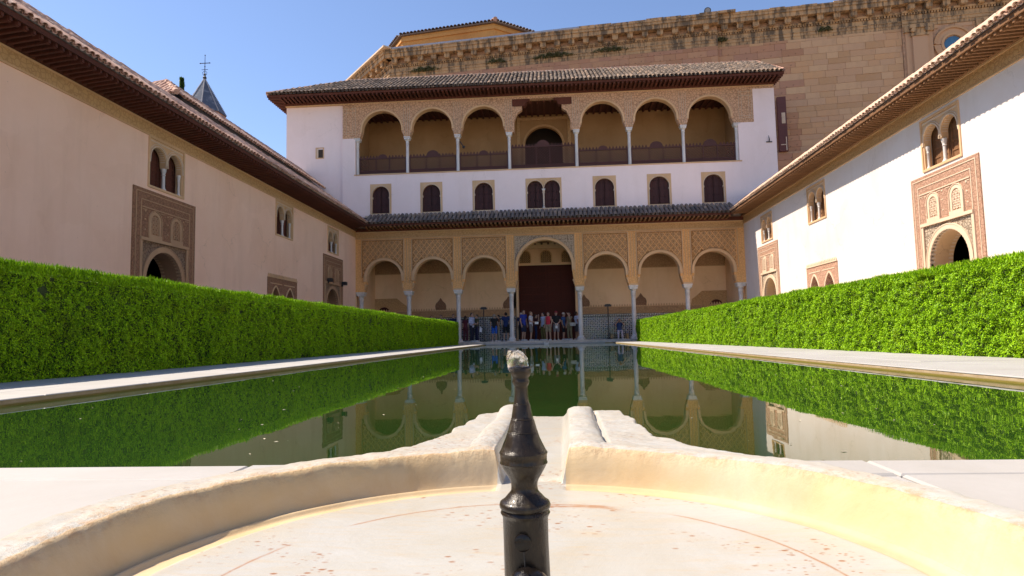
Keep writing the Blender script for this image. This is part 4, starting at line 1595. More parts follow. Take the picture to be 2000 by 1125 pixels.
# upper roof
UX0, UX1 = -17.1, 13.72
ev = MB(FAC)
ev.box(UX0, UX1, -0.12, 0.9, 15.3, 15.34)
ev.box(UX0, -16.3, -5.0, -0.12, 15.3, 15.34)
ev.box(13.5, UX1, -5.0, -0.12, 15.3, 15.34)
eo = ev.build('upper_eave', M['wood'], pa)
eb = MB(FAC)
eb.box(-16.4, 13.5, -0.12, 0.02, 15.06, 15.3)
eb.build('wall_plate', M['wood'], eo)
eb = MB(FAC)
eb.box(UX0, UX1, 0.87, 0.92, 15.28, 15.42)
eb.build('fascia', M['wood'], eo)
rafters(eo, M['wood'], FAC, -16.3, 13.5, 0.25, 0.02, 15.14, 0.89, 15.18, 0.1, 0.13)
se = MB(FAC)
for d in np.arange(-4.5, 0.8, 0.25):
    se.box(UX0 + 0.05, -16.36, d, d + 0.1, 15.17, 15.3)
    se.box(13.46, UX1 - 0.05, d, d + 0.1, 15.17, 15.3)
se.build('side_rafters', M['wood'], eo, kind='stuff')
rl = MB(FAC)
rl.add([(UX0, 0.94, 15.40), (UX1, 0.94, 15.40), (13.45, -3.0, 17.66), (-13.2, -3.0, 17.66), (UX0, -7, 15.4), (UX1, -7, 15.4)], [(0, 1, 2, 3), (3, 2, 5, 4), (0, 3, 4), (1, 5, 2)])
ro = rl.build('upper_roof', M['bed'], pa)


def keep_up(p):
    t = (p[1] - 36.4) / 3.96
    return UX0 + t * 4.1 - 0.1 < p[0] < UX1 - t * 0.27 + 0.05


lay_tiles(pa, ro, M['tilegrey'], (UX0, YF - 1.02, 15.45), (1, 0, 0), (0, 1, 0.57), 126, 0.25, 12, 0.385, keep=keep_up, L=0.5)
hp = MB()
for A, B in (((UX0, YF - 0.94, 15.5), (-13.2, YF + 3.0, 17.72)), ((-13.2, YF + 3.0, 17.74), (13.45, YF + 3.0, 17.74)), ((UX1, YF - 0.94, 15.5), (13.45, YF + 3.0, 17.72))):
    A, B = np.array(A), np.array(B)
    n = int(np.linalg.norm(B - A) / 0.42)
    for k in range(n):
        hp.tube([A + (B - A) * k / n, A + (B - A) * (k + 1.1) / n], [0.13, 0.1], 8)
hp.build('ridge_tiles', M['tile'], ro, kind='stuff')
# small square window in the left flank of the upper storey
sq = MB(FAC)
for a, b, c, d in ((-14.47, -14.42, 11.68, 12.38), (-14.0, -13.95, 11.68, 12.38), (-14.42, -14.0, 11.68, 11.73), (-14.42, -14.0, 12.33, 12.38)):
    sq.box(a, b, -0.3, -0.19, c, d)
so_ = sq.build('window', M['trim'], pa)
sq = MB(FAC)
sq.box(-14.3, -14.0, -0.3, -0.2, 11.73, 12.25)
sq.build('opening', M['dark'], so_)  # solid dark block painted as a shaded opening
sq = MB(FAC)
sq.box(-14.42, -14.3, -0.3, -0.204, 11.73, 12.33)
sq.build('reveal', M['trimlight'], so_)

# ------------------------------------------------------------------ renaissance palace behind
PE = (0.99255, -0.12187, 0.0)
PAL = Fr((13.5, 47.0, 0), PE, (-0.12187, -0.99255, 0))
pl_ = thing('stone_palace', 'huge tan stone palace with heavy stained cornice towering behind the white pavilion', 'building', (13.5, 47.0, 0))
UL = -26.6                       # chamfered corner
cor = PAL.pts([[UL, 0.3, 0]])[0]
PCH = Fr((cor[0], cor[1], 0), (0.634, -0.774, 0), (-0.774, -0.634, 0))
wl = MB(PAL)
wl.box(-0.6, 12.1, -1.0, -0.02, 6, 24.2)
wl.box(12.1, 32.0, -1.0, 0.1, 6, 24.2)
wl.box(UL, -0.6, -1.0, 0.28, 6, 24.2)
wl.box(3.2, 12.0, -0.02, 0.35, 8, 13.85)
wl.build('wall', M['joint'], pl_)
wl = MB(PCH)
wl.box(-9, 0, -1.0, -0.02, 6, 24.2)
wl.build('chamfer_wall', M['rubble'], pl_)
# stone courses: right field of ashlar, left field of pitted stone
stones = []
rr = random.Random(4)


def block_mesh(L, H, mat):
    mb = MB()
    b = 0.007
    P = [(0, 0, 0), (L, 0, 0), (L, 0, H), (0, 0, H), (0, -0.03, 0), (L, -0.03, 0), (L, -0.03, H), (0, -0.03, H), (b, -0.05, b), (L - b, -0.05, b), (L - b, -0.05, H - b), (b, -0.05, H - b)]
    F = [(8, 9, 10, 11)] + [(i, (i + 1) % 4, (i + 1) % 4 + 4, i + 4) for i in range(4)] + [(i + 4, (i + 1) % 4 + 4, (i + 1) % 4 + 8, i + 8) for i in range(4)]
    mb.add(P, F)
    return mb.mesh('stone_block', mat)


def courses(u0, u1, z0, z1, hs, d, lens, matf, vis):
    z = z0
    while z < z1 - 0.15:
        h = min(rr.choice(hs), z1 - z)
        u = u0 - rr.uniform(0, 0.5)
        while u < u1:
            l = rr.choice(lens)
            a, b = max(u, u0), min(u + l, u1)
            if b - a > 0.15 and vis((a + b) / 2, z + h):
                stones.append((a, b, z, h, d + rr.uniform(-0.012, 0.014), matf((a + b) / 2, z)))
            u += l
        z += h


vis_r = lambda u, z: z > 11.7 + max(0, u - 3.5) * 0.74
matr = lambda u, z: 'rubble' if u < 4.6 + 0.5 * math.sin(z * 5.1) and rr.random() < 0.93 else 'ashlar'
courses(-0.6, 12.08, 13.87, 22.35, [0.40, 0.46, 0.52], -0.02, [0.8, 1.0, 1.25, 1.5, 1.7], matr, vis_r)
courses(3.2, 11.9, 11.8, 13.8, [0.48], 0.35, [0.9, 1.3], lambda u, z: 'rubble', vis_r)
courses(UL, -0.62, 20.2, 22.35, [0.40, 0.48], 0.28, [0.7, 0.9, 1.2, 1.4], lambda u, z: 'rubble', lambda u, z: True)
courses(14.05, 16.85, 19.3, 22.35, [0.46], 0.1, [0.8, 1.1], lambda u, z: 'ashlar', lambda u, z: (u - 15.3) ** 2 + (z - 0.23 - 20.85) ** 2 > 1.9)
courses(18.6, 24, 20.5, 22.35, [0.46], 0.1, [0.9, 1.3], lambda u, z: 'ashlar', lambda u, z: True)
off = wloc(pl_)
cache = {}
stuffb = {'rubble': MB(PAL), 'ashlar': MB(PAL)}
stones.sort(key=lambda s: -(s[1] - s[0]) * s[3])
for k, (a, b, z, h, d, mt) in enumerate(stones):
    if k < 290:
        L = round((b - a) * 20) / 20
        key = (L, round(h * 50), mt)
        if key not in cache:
            cache[key] = block_mesh(L - 0.004, h - 0.004, M[mt])
        inst('stone_block', cache[key], pl_, axes_mat(PE, (0.12187, 0.99255, 0), (0, 0, 1), PAL.pt(a, d, z)), off)
    else:
        stuffb[mt].box(a, b - 0.012, d, d + 0.05, z, z + h - 0.012)
for mt, mb in stuffb.items():
    if mb.n:
        mb.build('stone_blocks', M[mt], pl_, kind='stuff')


def cornice(fr, u0, u1, d0, left=0.0, right=0.0, name='cornice', broken=None):
    c = MB(fr)
    for z0, z1, dd in ((22.35, 22.58, 0.05), (22.58, 22.80, 0.09), (22.80, 22.86, 0.14), (22.86, 23.22, 0.04), (23.36, 23.5, 0.18), (23.88, 24.2, 0.66), (24.2, 24.4, 0.74), (24.4, 24.52, 0.80)):
        c.box(u0 - left * dd, u1 + right * dd, d0 - 0.5, d0 + dd, z0, z1)
    co = c.build(name, M['cornice'], pl_)
    m = MB(fr)
    for u in np.arange(u0 + 0.3, u1 - 0.3, 1.12):
        m.prism([(u, 23.5), (u + 0.44, 23.5), (u + 0.44, 23.86), (u, 23.86)], d0, d0 + 0.5)
        m.box(u - 0.03, u + 0.47, d0, d0 + 0.56, 23.82, 23.88)
        m.box(u + 0.05, u + 0.39, d0 + 0.2, d0 + 0.44, 23.44, 23.5)
    m.build('modillion', M['cornice'], co, kind='stuff')
    t = MB(fr)
    for u in np.arange(u0, u1, 0.19):
        t.box(u, u + 0.11, d0, d0 + 0.14, 23.22, 23.36)
    t.build('dentil', M['cornice'], co, kind='stuff')
    return co


cornice(PAL, UL, -0.6, 0.28, 0.3, 0)
cornice(PAL, -0.6, 12.1, -0.02)
cornice(PAL, 12.1, 30, 0.14)
cornice(PCH, -9, 0, 0.0, 0, 0.35, name='chamfer_cornice')
slabm = M['lead']
for k, u in enumerate(np.arange(UL - 0.1, -11, 0.72)):
    mb = MB(PAL)
    mb.box(u, u + 0.70, 0.4, 1.06, 24.53, 24.66 + rr.uniform(0, 0.015))
    mb.build('coping_slab', slabm, pl_)
for k, u in enumerate(np.arange(-8.6, 0.3, 0.95)):
    mb = MB(PCH)
    mb.box(u, u + 0.92, 0.3, 1.0, 24.53, 24.66)
    mb.build('coping_slab', M['trimlight'], pl_)
cp = MB(PAL)
for u in np.arange(-11, -0.2, 1.3):
    cp.box(u, u + 1.28, -0.2, 1.02, 24.53, 24.62 + rr.uniform(0, 0.10))
for u in np.arange(-0.2, 24, 1.1):
    if rr.random() < 0.85:
        cp.box(u, u + 1.08, -0.4, 0.76, 24.5, 24.52 + rr.uniform(0.0, 0.12))
cp.build('worn_coping', M['cornice'], pl_, kind='stuff')
# pilasters and round window
for u in (12.24, 16.86):
    p = MB(PAL)
    p.box(u, u + 1.75, 0.1, 0.24, 12, 21.9)
    p.box(u + 0.38, u + 1.35, 0.24, 0.42, 12, 21.55)
    po = p.build('pilaster', M['ashlar'], pl_)
    q = MB(PAL)
    q.box(u + 0.3, u + 1.43, 0.24, 0.5, 21.55, 21.72)
    q.box(u + 0.22, u + 1.5, 0.24, 0.58, 22.1, 22.35)
    q.box(u + 0.36, u + 1.36, 0.24, 0.46, 21.72, 22.1)
    q.box(u - 0.1, u + 1.85, 0.1, 0.36, 21.9, 22.35)
    for s in (0.42, 1.3):
        q.tube([(u + s, 0.44, 21.95), (u + s, 0.6, 21.95)], 0.16, 10)
    q.build('capital', M['cornice'], po)
WC = (15.3, 20.85)
rg = [(WC[0] + math.cos(t) * 0.62, WC[1] + math.sin(t) * 0.62) for t in np.linspace(math.pi, -math.pi, 33)]
oc = MB(PAL)
oc.band(rg, 0.16, 0.05, 0.22)
oc.band(rg, 0.34, 0.05, 0.16, 0.16)
oc.band(rg, 0.14, 0.05, 0.27, 0.50)
oc.band(rg, 0.08, -0.2, 0.12, -0.08)
oo = oc.build('round_window', M['ashlar'], pl_)
oc = MB(PAL)
oc.prism(rg[:-1], 0.105, 0.12)
oc.build('glass', M['room_glass'], oo)
# narrow timber doorway beside the pavilion
nd_ = MB(PAL)
nd_.box(3.3, 3.9, 0.36, 0.62, 13.85, 17.9)
no_ = nd_.build('plank_door', woodm('red_brown_door_wood', (0.12, 0.03, 0.02), (0.06, 0.015, 0.01)), pl_)
nd_ = MB(PAL)
nd_.box(3.55, 3.8, 0.62, 0.64, 15.9, 16.7)
nd_.box(3.4, 3.82, 0.62, 0.65, 14.3, 14.36)
nd_.box(3.76, 3.82, 0.62, 0.65, 13.9, 14.9)
nd_.build('white_panel', M['trimlight'], no_)

# orange lantern storey of the chapel behind the cornice
at = thing('chapel_attic', 'orange rendered attic storey with a low tiled roof showing above the palace cornice', 'building', (-8, 60, 24))
PT = [(-17.24, 61.95), (-13.77, 56.56), (-4.51, 54.84), (-0.9, 57.6), (1.0, 66), (-15, 69)]
a_ = MB()
ctr = np.mean(PT, axis=0)
sh = [tuple(ctr + (np.array(p) - ctr) * 0.955) for p in PT]
n = len(PT)
a_.add([(*p, 23) for p in sh] + [(*p, 28.9) for p in sh], [(i, (i + 1) % n, (i + 1) % n + n, i + n) for i in range(n)])
a_.build('wall', M['orange'], at)
a_ = MB()
sh2 = [tuple(ctr + (np.array(p) - ctr) * 0.975) for p in PT]
a_.add([(*p, 28.35) for p in sh2] + [(*p, 28.62) for p in sh2], [(i, (i + 1) % n, (i + 1) % n + n, i + n) for i in range(n)] + [tuple(range(n - 1, -1, -1)), tuple(range(n, 2 * n))])
a_.build('moulding', M['orange'], at)
a_ = MB()
a_.add([(*p, 28.88) for p in PT] + [(*p, 29.0) for p in PT] + [(ctr[0], ctr[1], 30.6)], [(i, (i + 1) % n, (i + 1) % n + n, i + n) for i in range(n)] + [tuple(range(n - 1, -1, -1))] + [(n + i, n + (i + 1) % n, 2 * n) for i in range(n)])
ar = a_.build('roof', M['tiledark'], at)
me = tile_mesh(M['tiledark'], 0.55, 0.16)
for i in (5, 0, 1, 2):
    A, B = np.array(PT[i]), np.array(PT[(i + 1) % n])
    L = np.linalg.norm(B - A)
    e = (B - A) / L
    nn2 = np.array((-e[1], e[0]))
    if np.dot(nn2, ctr - A) < 0:
        nn2 = -nn2
    s3 = np.array((*(nn2 * 0.97), 0.2))
    s3 /= np.linalg.norm(s3)
    e3 = np.array((*e, 0))
    z3 = np.cross(e3, s3)
    if z3[2] < 0:
        e3, z3 = -e3, -z3
    for k in range(int(L / 0.36)):
        p = A + e * (k + 0.5) * 0.36 - nn2 * 0.12
        for j in range(2):
            q = Vector((*p, 29.0)) + Vector(s3) * 0.45 * j
            inst('roof_tile', me, ar, axes_mat(e3, s3, z3, q), wloc(ar))
hp = MB()
hp.tube([(-4.51, 54.75, 29.1), (-4.9, 55.6, 29.35)], [0.22, 0.18], 8)
hp.build('hip_tiles', M['tile'], ar)

# church spire on the left
ct = thing('church_tower', 'slate church spire topped by an iron cross, rising beyond the left roof', 'church tower', (-52.0, 90, 0))
b = MB()
b.lathe([(2.9, 0), (2.9, 34.2), (3.05, 34.3), (3.05, 34.9), (2.9, 35.0)], (-52.0, 90, 0), 8)
b.build('brick_drum', M['brick'], ct)
b = MB()
b.lathe([(3.15, 35.0), (0.06, 40.6)], (-52.0, 90, 0), 8)
sp = b.build('spire', M['slate'], ct)
b = MB()
for k in range(8):
    a = 2 * math.pi * (k + 0.5) / 8
    for t in np.linspace(0.02, 0.97, 26):
        r_ = 3.18 + (0.08 - 3.18) * t
        b.ball((-52.0 + r_ * math.cos(a), 90 + r_ * math.sin(a), 35.02 + 5.6 * t), 0.09, 6, 4)
b.build('hip_beads', M['lead'], sp, kind='stuff')
b = MB()
b.tube([(-52.0, 90, 40.4), (-52.0, 90, 44.3)], [0.07, 0.035], 8)
for z, r_ in ((40.75, 0.28), (41.3, 0.16), (42.5, 0.1), (44.3, 0.09)):
    b.ball((-52.0, 90, z), r_, 10, 8)
b.box(-52.75, -51.25, 89.96, 90.04, 43.0, 43.09)
for x in (-52.75, -51.25):
    b.ball((x, 90, 43.05), 0.1, 8, 6)
b.box(-52.5, -51.5, 89.97, 90.03, 42.0, 42.06)
for sg in (-1, 1):
    b.tube([(-52 + sg * 0.05, 90, 41.0), (-52 + sg * 0.3, 90, 41.3), (-52 + sg * 0.34, 90, 41.6), (-52 + sg * 0.1, 90, 41.8)], 0.035, 6)
b.build('iron_cross', M['iron'], ct)


def leaf_cloud(P, N, size, seed, tilt=0.7, asp=0.45):
    """rhombic leaves at points P facing roughly N"""
    g_ = np.random.default_rng(seed)
    n = len(P)
    nn_ = N + g_.normal(0, tilt, (n, 3))
    nn_ /= np.linalg.norm(nn_, axis=1)[:, None]
    t = g_.normal(0, 1, (n, 3)) + np.array((0, 0, 0.9))
    t -= nn_ * np.sum(t * nn_, 1)[:, None]
    t /= np.linalg.norm(t, axis=1)[:, None]
    b = np.cross(nn_, t)
    s = np.broadcast_to(np.asarray(size, float), (n,))[:, None] * g_.uniform(0.6, 1.3, (n, 1))
    V = np.stack([P - t * s * 0.5, P + b * s * asp * 0.5 + nn_ * s * 0.06, P + t * s * 0.5, P - b * s * asp * 0.5 + nn_ * s * 0.06], 1).reshape(-1, 3)
    F = np.arange(4 * n).reshape(n, 4)
    return V, F


# cypress tip
cy = thing('cypress_tree', 'dark slim cypress tip poking up between the left roof and the spire', 'tree', (-30.4, 49.2, 0))
b = MB()
b.tube([(-30.4, 49.2, 0), (-30.4, 49.2, 8), (-30.4, 49.2, 20)], [0.35, 0.25, 0.04], 10)
b.build('trunk', M['bark'], cy)
g_ = np.random.default_rng(3)
nlf = 16000
z = g_.uniform(0, 1, nlf) ** 0.8
prof = 1.35 * np.sin(np.clip(z * 1.05 + 0.04, 0, 1) * math.pi) ** 0.5 * (1 - z * 0.3) + 0.12
lump = fbm(np.stack([z * 9, g_.uniform(0, 6, nlf), np.zeros(nlf)], 1), 2, 3)
an = g_.uniform(0, 2 * math.pi, nlf)
rad = prof * (0.55 + 0.45 * np.sqrt(g_.uniform(0, 1, nlf))) * (0.8 + 0.35 * np.sin(an * 3 + z * 40))
Pc = np.stack([-30.4 + rad * np.cos(an), 49.2 + rad * np.sin(an), 3 + z * 19.5], 1)
V, F = leaf_cloud(Pc, np.stack([np.cos(an), np.sin(an), 0.4 + 0 * an], 1), 0.28, 4)
big_mesh('crown', V, F, M['cypress'], cy)

# weeds rooted in the palace cornice
for k, (u, z, wd, n, lab) in enumerate(((-23.6, 22.78, 1.5, 500, 'leftmost dry weed tuft on the palace ledge, near its chamfered corner'),
                                   (-17.6, 22.84, 1.0, 260, 'small dark weed tuft on the palace ledge below the attic'),
                                   (-13.0, 22.84, 1.9, 700, 'wide dark weed patch on the palace ledge, wider than its neighbours'),
                                   (-8.6, 22.84, 1.6, 420, 'dark weed tufts on the ledge right of the wide weed patch'),
                                   (-0.3, 22.84, 0.5, 260, 'green weed clump at the vertical step in the palace cornice'),
                                   (7.0, 22.82, 0.6, 200, 'lone dry weed on the palace ledge over the ashlar wall'))):
    g_ = np.random.default_rng(20 + k)
    uu = g_.uniform(-wd, wd, n) * g_.uniform(0.3, 1, n)
    hh = 0.42 * g_.uniform(0, 1, n) * (1 - (np.abs(uu) / wd) ** 2) * (0.5 + 0.5 * np.abs(np.sin(uu * 5)))
    P = PAL.pts(np.stack([u + uu, g_.uniform(0.02, 0.3, n) + (0.3 if u < -0.6 else 0), z + hh - 0.12], 1))
    V, F = leaf_cloud(P, np.array(PAL.A[1]), 0.17, 30 + k, 0.9, 0.35)
    wo = thing('weed_tuft', lab, 'weed', tuple(PAL.pt(u, 0.2, z)), group='weeds growing on the palace cornice')
    big_mesh('leaves', V, F, M['weed'], wo)

# round lamp on the cornice
gl_ = thing('round_lamp', 'small round grey lamp standing on the palace cornice against the sky', 'lamp', tuple(PAL.pt(-1.25, 0.5, 24.6)))
b = MB(PAL)
b.tube([(-1.25, 0.35, 25.02), (-1.25, 0.62, 25.02)], 0.25, 20)
b.build('housing', M['iron'], gl_)
b = MB(PAL)
b.tube([(-1.25, 0.6, 25.02), (-1.25, 0.64, 25.02)], 0.19, 20)
b.build('lens', plain('dull_lamp_glass', (0.26, 0.25, 0.22), 0.3), gl_)
b = MB(PAL)
b.tube([(-1.25, 0.5, 24.58), (-1.25, 0.5, 24.85)], 0.05, 8)
b.build('bracket', M['iron'], gl_)

# small fittings
hk = thing('iron_hook', 'small black iron hook on the white wall right of the gallery', 'hook', (13.0, YF + 0.1, 11.6))
b = MB(FAC)
b.box(12.85, 13.18, -0.1, -0.06, 11.55, 11.61)
b.tube([(13.0, -0.08, 11.56), (13.02, -0.03, 11.7), (12.98, -0.02, 11.95)], [0.04, 0.03, 0.015], 8)
b.build('hook', M['iron'], hk)
gl2 = thing('gallery_lamp', 'little black lamp hanging beside the third gallery column', 'lamp', (-5.3, YF + 0.3, 12.3))
b = MB(FAC)
b.tube([(-5.45, -0.3, 12.45), (-5.22, -0.25, 12.1)], 0.03, 8)
b.ball((-5.2, -0.25, 12.06), 0.09, 10, 8)
b.build('lamp_arm', M['iron'], gl2)
for u, lab in ((32.5, 'black floodlight box on the far left portal, nearer the camera'), (34.75, 'black floodlight box on the far left portal, beside the arcade corner')):
    f_ = thing('floodlight', lab, 'floodlight', tuple(LWF.pt(u, 0.0, 3.55)), group='floodlights on the left portal')
    b = MB(LWF)
    b.box(u - 0.16, u + 0.16, 0.1, 0.32, 3.5, 3.68)
    b.build('housing', M['iron'], f_)
    b = MB(LWF)
    b.box(u - 0.04, u + 0.04, 0.0, 0.12, 3.42, 3.5)
    b.build('bracket', M['iron'], f_)
for x, lab in ((-4.29, 'slim black lamp stand in the portico, left of the great door'), (3.36, 'slim black lamp stand in the portico, right of the great door')):
    s_ = thing('lamp_stand', lab, 'lamp stand', (x, 38.9, FL), group='lamp stands in the portico')
    b = MB()
    b.tube([(x, 38.9, FL), (x, 38.9, 2.15)], 0.032, 8)
    b.build('pole', M['iron'], s_)
    b = MB()
    b.lathe([(0.2, 0), (0.2, 0.03), (0.05, 0.06)], (x, 38.9, FL), 14)
    b.build('base', M['iron'], s_)
    b = MB()
    b.box(x - 0.2, x + 0.2, 38.82, 38.98, 2.13, 2.24)
    b.box(x - 0.15, x + 0.15, 38.8, 39.0, 2.24, 2.28)
    b.build('lamp_head', M['iron'], s_)

# ------------------------------------------------------------------ hedges


def hedge(root, side, y0, y1, h, n, wid, seed):
    g_ = np.random.default_rng(seed)
    fx = (lambda y: -5.76 + 0.32 * np.clip(y - 5, 0, 31) / 31) if side < 0 else (lambda y: 5.36 - 0.66 * np.clip(y - 6, 0, 30) / 30)
    ysz = 40
    # dark woody core
    ys = np.linspace(y0, y1, ysz)
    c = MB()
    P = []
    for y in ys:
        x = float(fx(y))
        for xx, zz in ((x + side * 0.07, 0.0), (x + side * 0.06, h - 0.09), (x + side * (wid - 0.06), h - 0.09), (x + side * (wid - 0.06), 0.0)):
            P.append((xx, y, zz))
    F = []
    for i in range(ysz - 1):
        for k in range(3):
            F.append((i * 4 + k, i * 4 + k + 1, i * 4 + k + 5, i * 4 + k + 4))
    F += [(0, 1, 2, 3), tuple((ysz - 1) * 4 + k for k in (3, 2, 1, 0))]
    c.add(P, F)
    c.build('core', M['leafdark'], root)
    # leaves: density falls with distance
    def yd(m):
        t = g_.uniform(0, 1, m)
        return y0 * (y1 / y0) ** t if y0 > 0 else t
    ya = max(y0, 4.0)
    t = g_.uniform(0, 1, n)
    Y = ya * (y1 / ya) ** t
    kind = g_.uniform(0, 1, n)
    Z = g_.uniform(-0.0, h, n)
    D = np.zeros(n)
    N = np.zeros((n, 3))
    face = kind < 0.80
    N[face] = (-side, 0, 0.25)
    lum = fbm(np.stack([Y * 3.2, Z * 3.2, np.zeros(n)], 1), 3, seed)
    lum2 = fbm(np.stack([Y * 11, Z * 14, np.zeros(n) + 5], 1), 2, seed + 9)
    D = 0.135 - 0.18 * lum - 0.11 * lum2 + np.abs(g_.normal(0, 0.022, n))
    # rounded upper edge
    D = D + np.where(Z > h - 0.12, (Z - h + 0.12) ** 2 * 3.0, 0)
    X = fx(Y) + side * D
    top = ~face
    m = top.sum()
    xr = g_.uniform(0, 1, m) ** 1.6 * wid
    X[top] = fx(Y[top]) + side * xr
    lt = fbm(np.stack([Y[top] * 4, xr * 4, np.zeros(m)], 1), 3, seed + 3)
    Z[top] = h - 0.05 + 0.08 * (lt - 0.5) + np.abs(g_.normal(0, 0.022, m))
    N[top] = (0, 0, 1)
    size = 0.030 * (Y / 9.0) ** 0.45
    V, F = leaf_cloud(np.stack([X, Y, Z], 1), N, size, seed + 1, 0.75, 0.42)
    # young shoots standing out at the top
    ns = n // 7
    Ys = ya * (y1 / ya) ** g_.uniform(0, 1, ns)
    cl_ = fbm(np.stack([Ys * 2.0, np.zeros(ns), np.zeros(ns)], 1), 3, seed + 6)
    Zs = h + g_.uniform(-0.05, 0.03, ns) + 0.09 * np.clip(cl_ - 0.45, 0, 1) * g_.uniform(0, 1.6, ns)
    Xs = fx(Ys) + side * (0.0 + g_.uniform(0, 1, ns) ** 3 * wid * 0.9)
    gg = g_.normal(0, 0.35, (ns, 3))
    up = np.array((0, 0, 1.0)) + gg
    up /= np.linalg.norm(up, axis=1)[:, None]
    sd = np.cross(up, g_.normal(0, 1, (ns, 3)))
    sd /= np.linalg.norm(sd, axis=1)[:, None]
    Pm = np.stack([Xs, Ys, Zs], 1)
    ln = (0.05 + 0.05 * g_.uniform(0, 1, ns))[:, None]
    V2 = np.stack([Pm - up * ln * 0.5, Pm + sd * 0.007, Pm + up * ln * 0.6, Pm - sd * 0.007], 1).reshape(-1, 3)
    F2 = np.arange(4 * ns).reshape(ns, 4) + len(V)
    o = big_mesh('foliage', np.concatenate([V, V2]), np.concatenate([F, F2]), M['leaf'], root)
    return o


h1 = thing('hedge', 'long clipped myrtle hedge left of the pool, dark face in shade with a bright top', 'hedge', (-6.5, 18, 0))
hedge(h1, -1, 3.2, 36.0, 1.25, 320000, 1.6, 41)
h2 = thing('hedge', 'long clipped myrtle hedge right of the pool, glowing bright green in sun', 'hedge', (6.0, 18, 0))
hedge(h2, 1, 3.2, 36.2, 1.17, 370000, 1.6, 51)

# ------------------------------------------------------------------ marble basin and its channel
BX, BY, BR = -0.045, 0.81, 0.602
sm = lambda t: np.clip(t, 0, 1) ** 2 * (3 - 2 * np.clip(t, 0, 1))
axis_x = lambda Y: -0.055 + 0.018 * (Y - 1.42)


def basin_height(X, Y):
    P2 = np.stack([X, Y, np.zeros(X.size)], 1)
    nA = fbm(P2 * 3.0, 3, 1) - 0.5
    nB = fbm(P2 * 13.0, 4, 2) - 0.5
    nC = fbm(P2 * 55.0, 4, 3) - 0.5
    r0 = np.hypot(X - BX, Y - BY)
    r = r0 + nA * 0.014 + nB * 0.004
    cxl = axis_x(Y)
    dxs = X - cxl + nA * 0.006
    dx = np.abs(dxs)
    sd_rim = 0.765 + nA * 0.05 + nB * 0.02 - r0
    wing_w = np.interp(Y, [1.2, 1.36, 1.45, 1.55, 1.68, 1.85, 2.1, 2.27], [0.55, 0.48, 0.40, 0.345, 0.295, 0.275, 0.258, 0.245]) + nB * 0.03 + np.where(dxs > 0, 0.03, 0.0)
    sd_wing = np.where(Y > 1.2, np.minimum(wing_w - np.abs(X - (cxl + 0.01)), 2.26 + nB * 0.03 - Y), -1)
    top = np.full(X.shape, -0.2)
    rimtop = 0.117 + nA * 0.018 + nB * 0.007
    top = np.where(sd_rim > -0.01, np.maximum(top, rimtop * sm((sd_rim + 0.01) / 0.10) ** 0.7), top)
    top = np.where(sd_wing > 0, np.maximum(top, (0.100 + nB * 0.008) * sm(sd_wing / 0.03) ** 0.5), top)
    lipw = np.where(dxs > 0, 0.09, 0.08) + nA * 0.03 + nB * 0.008
    lip_c = 0.078 + lipw / 2
    lip = 0.104 + nA * 0.02 + (0.018 + nB * 0.014) * np.sqrt(np.clip(1 - ((dx - lip_c) / (lipw / 2)) ** 2, 0, 1))
    endy = 2.30 + nB * 0.05
    m = (Y > 1.40) & (Y < endy) & (np.abs(dx - lip_c) < lipw / 2)
    lip = lip * sm((endy - Y) / 0.06) ** 0.5
    top = np.where(m, np.maximum(top, lip * sm((Y - 1.38) / 0.08) + rimtop * (1 - sm((Y - 1.38) / 0.08))), top)
    g2 = np.exp(-((dx - 0.173) / 0.006) ** 2) * (dxs > 0) * (Y > 1.52) * (Y < 2.2)
    top = top - 0.014 * g2
    chfl = 0.044 + 0.038 * np.clip((Y - 1.45) / 0.8, 0, 1) + nB * 0.002
    sd_ch = np.where((Y > BY + 0.3) & (Y < 2.285), 0.078 - dx, -1)
    sd_bowl = BR - r
    bowlf = 0.046 + 0.004 * nA - 0.004 * sm((0.55 - r) / 0.3)
    groove = -0.007 * sm((r - (BR - 0.085)) / 0.012) + 0.008 * np.exp(-((r - (BR - 0.038)) / 0.007) ** 2)
    tb = np.clip((sd_bowl + 0.042) / 0.070, 0, 1)
    k1 = 0.35 * tb ** 3.0 + 0.65 * sm((sd_bowl + 0.010) / 0.038)
    k2 = sm((sd_ch + 0.008) / 0.024)
    b0 = top.copy()
    top = top * (1 - k1) + np.minimum(bowlf + groove * (1 - k2), top) * k1
    mch = (sd_ch > -0.012) & (k1 < 0.999)
    top = np.where(mch, np.minimum(top, b0 * (1 - k2) + chfl * k2), top)
    flat = (1 - np.abs(2 * k1 - 1)) * 0 + ((k1 < 0.02) & (k2 < 0.05))
    soft = sm((sd_rim - 0.0) / 0.05)
    top = top + np.where((b0 > 0.05) & True, nC * 0.0035 * sm(1 - k1 / 0.6) * sm(1 - k2 / 0.6) * sm((b0 - 0.03) / 0.05), 0) * np.maximum(soft, sm(sd_wing / 0.05))
    inwall = (k1 > 0.03) & (r > BR - 0.075)
    ochre_bounce = np.clip(sm((r - (BR - 0.088)) / 0.008) * (k1 > 0.03) * (k2 < 0.5), 0, 1)  # mask of the inner wall where the painted bounce ochre goes
    edge = np.exp(-((r - (BR + 0.012)) / 0.022) ** 2) * sm(1 - k1 / 0.5)
    rough = np.clip(sm(1 - k1 / 0.3) * sm(1 - k2 / 0.3) * 0.18 + 0.8 * edge, 0, 1)
    ck = np.exp(-((r0 - 0.415 + nA * 0.03 + nB * 0.010) / 0.0022) ** 2) * (Y > BY - 0.1) * sm((fbm(P2 * 6, 2, 8) - 0.36) / 0.15)
    ck2 = np.exp(-((r0 - 0.405 + nA * 0.02 + nB * 0.03) / 0.006) ** 2) * sm((0.10 - np.abs(X - 0.03)) / 0.05) * (Y > BY) * 0.9
    return top, np.stack([ochre_bounce, rough, np.clip(ck + ck2, 0, 1), np.ones(X.size)], 1)


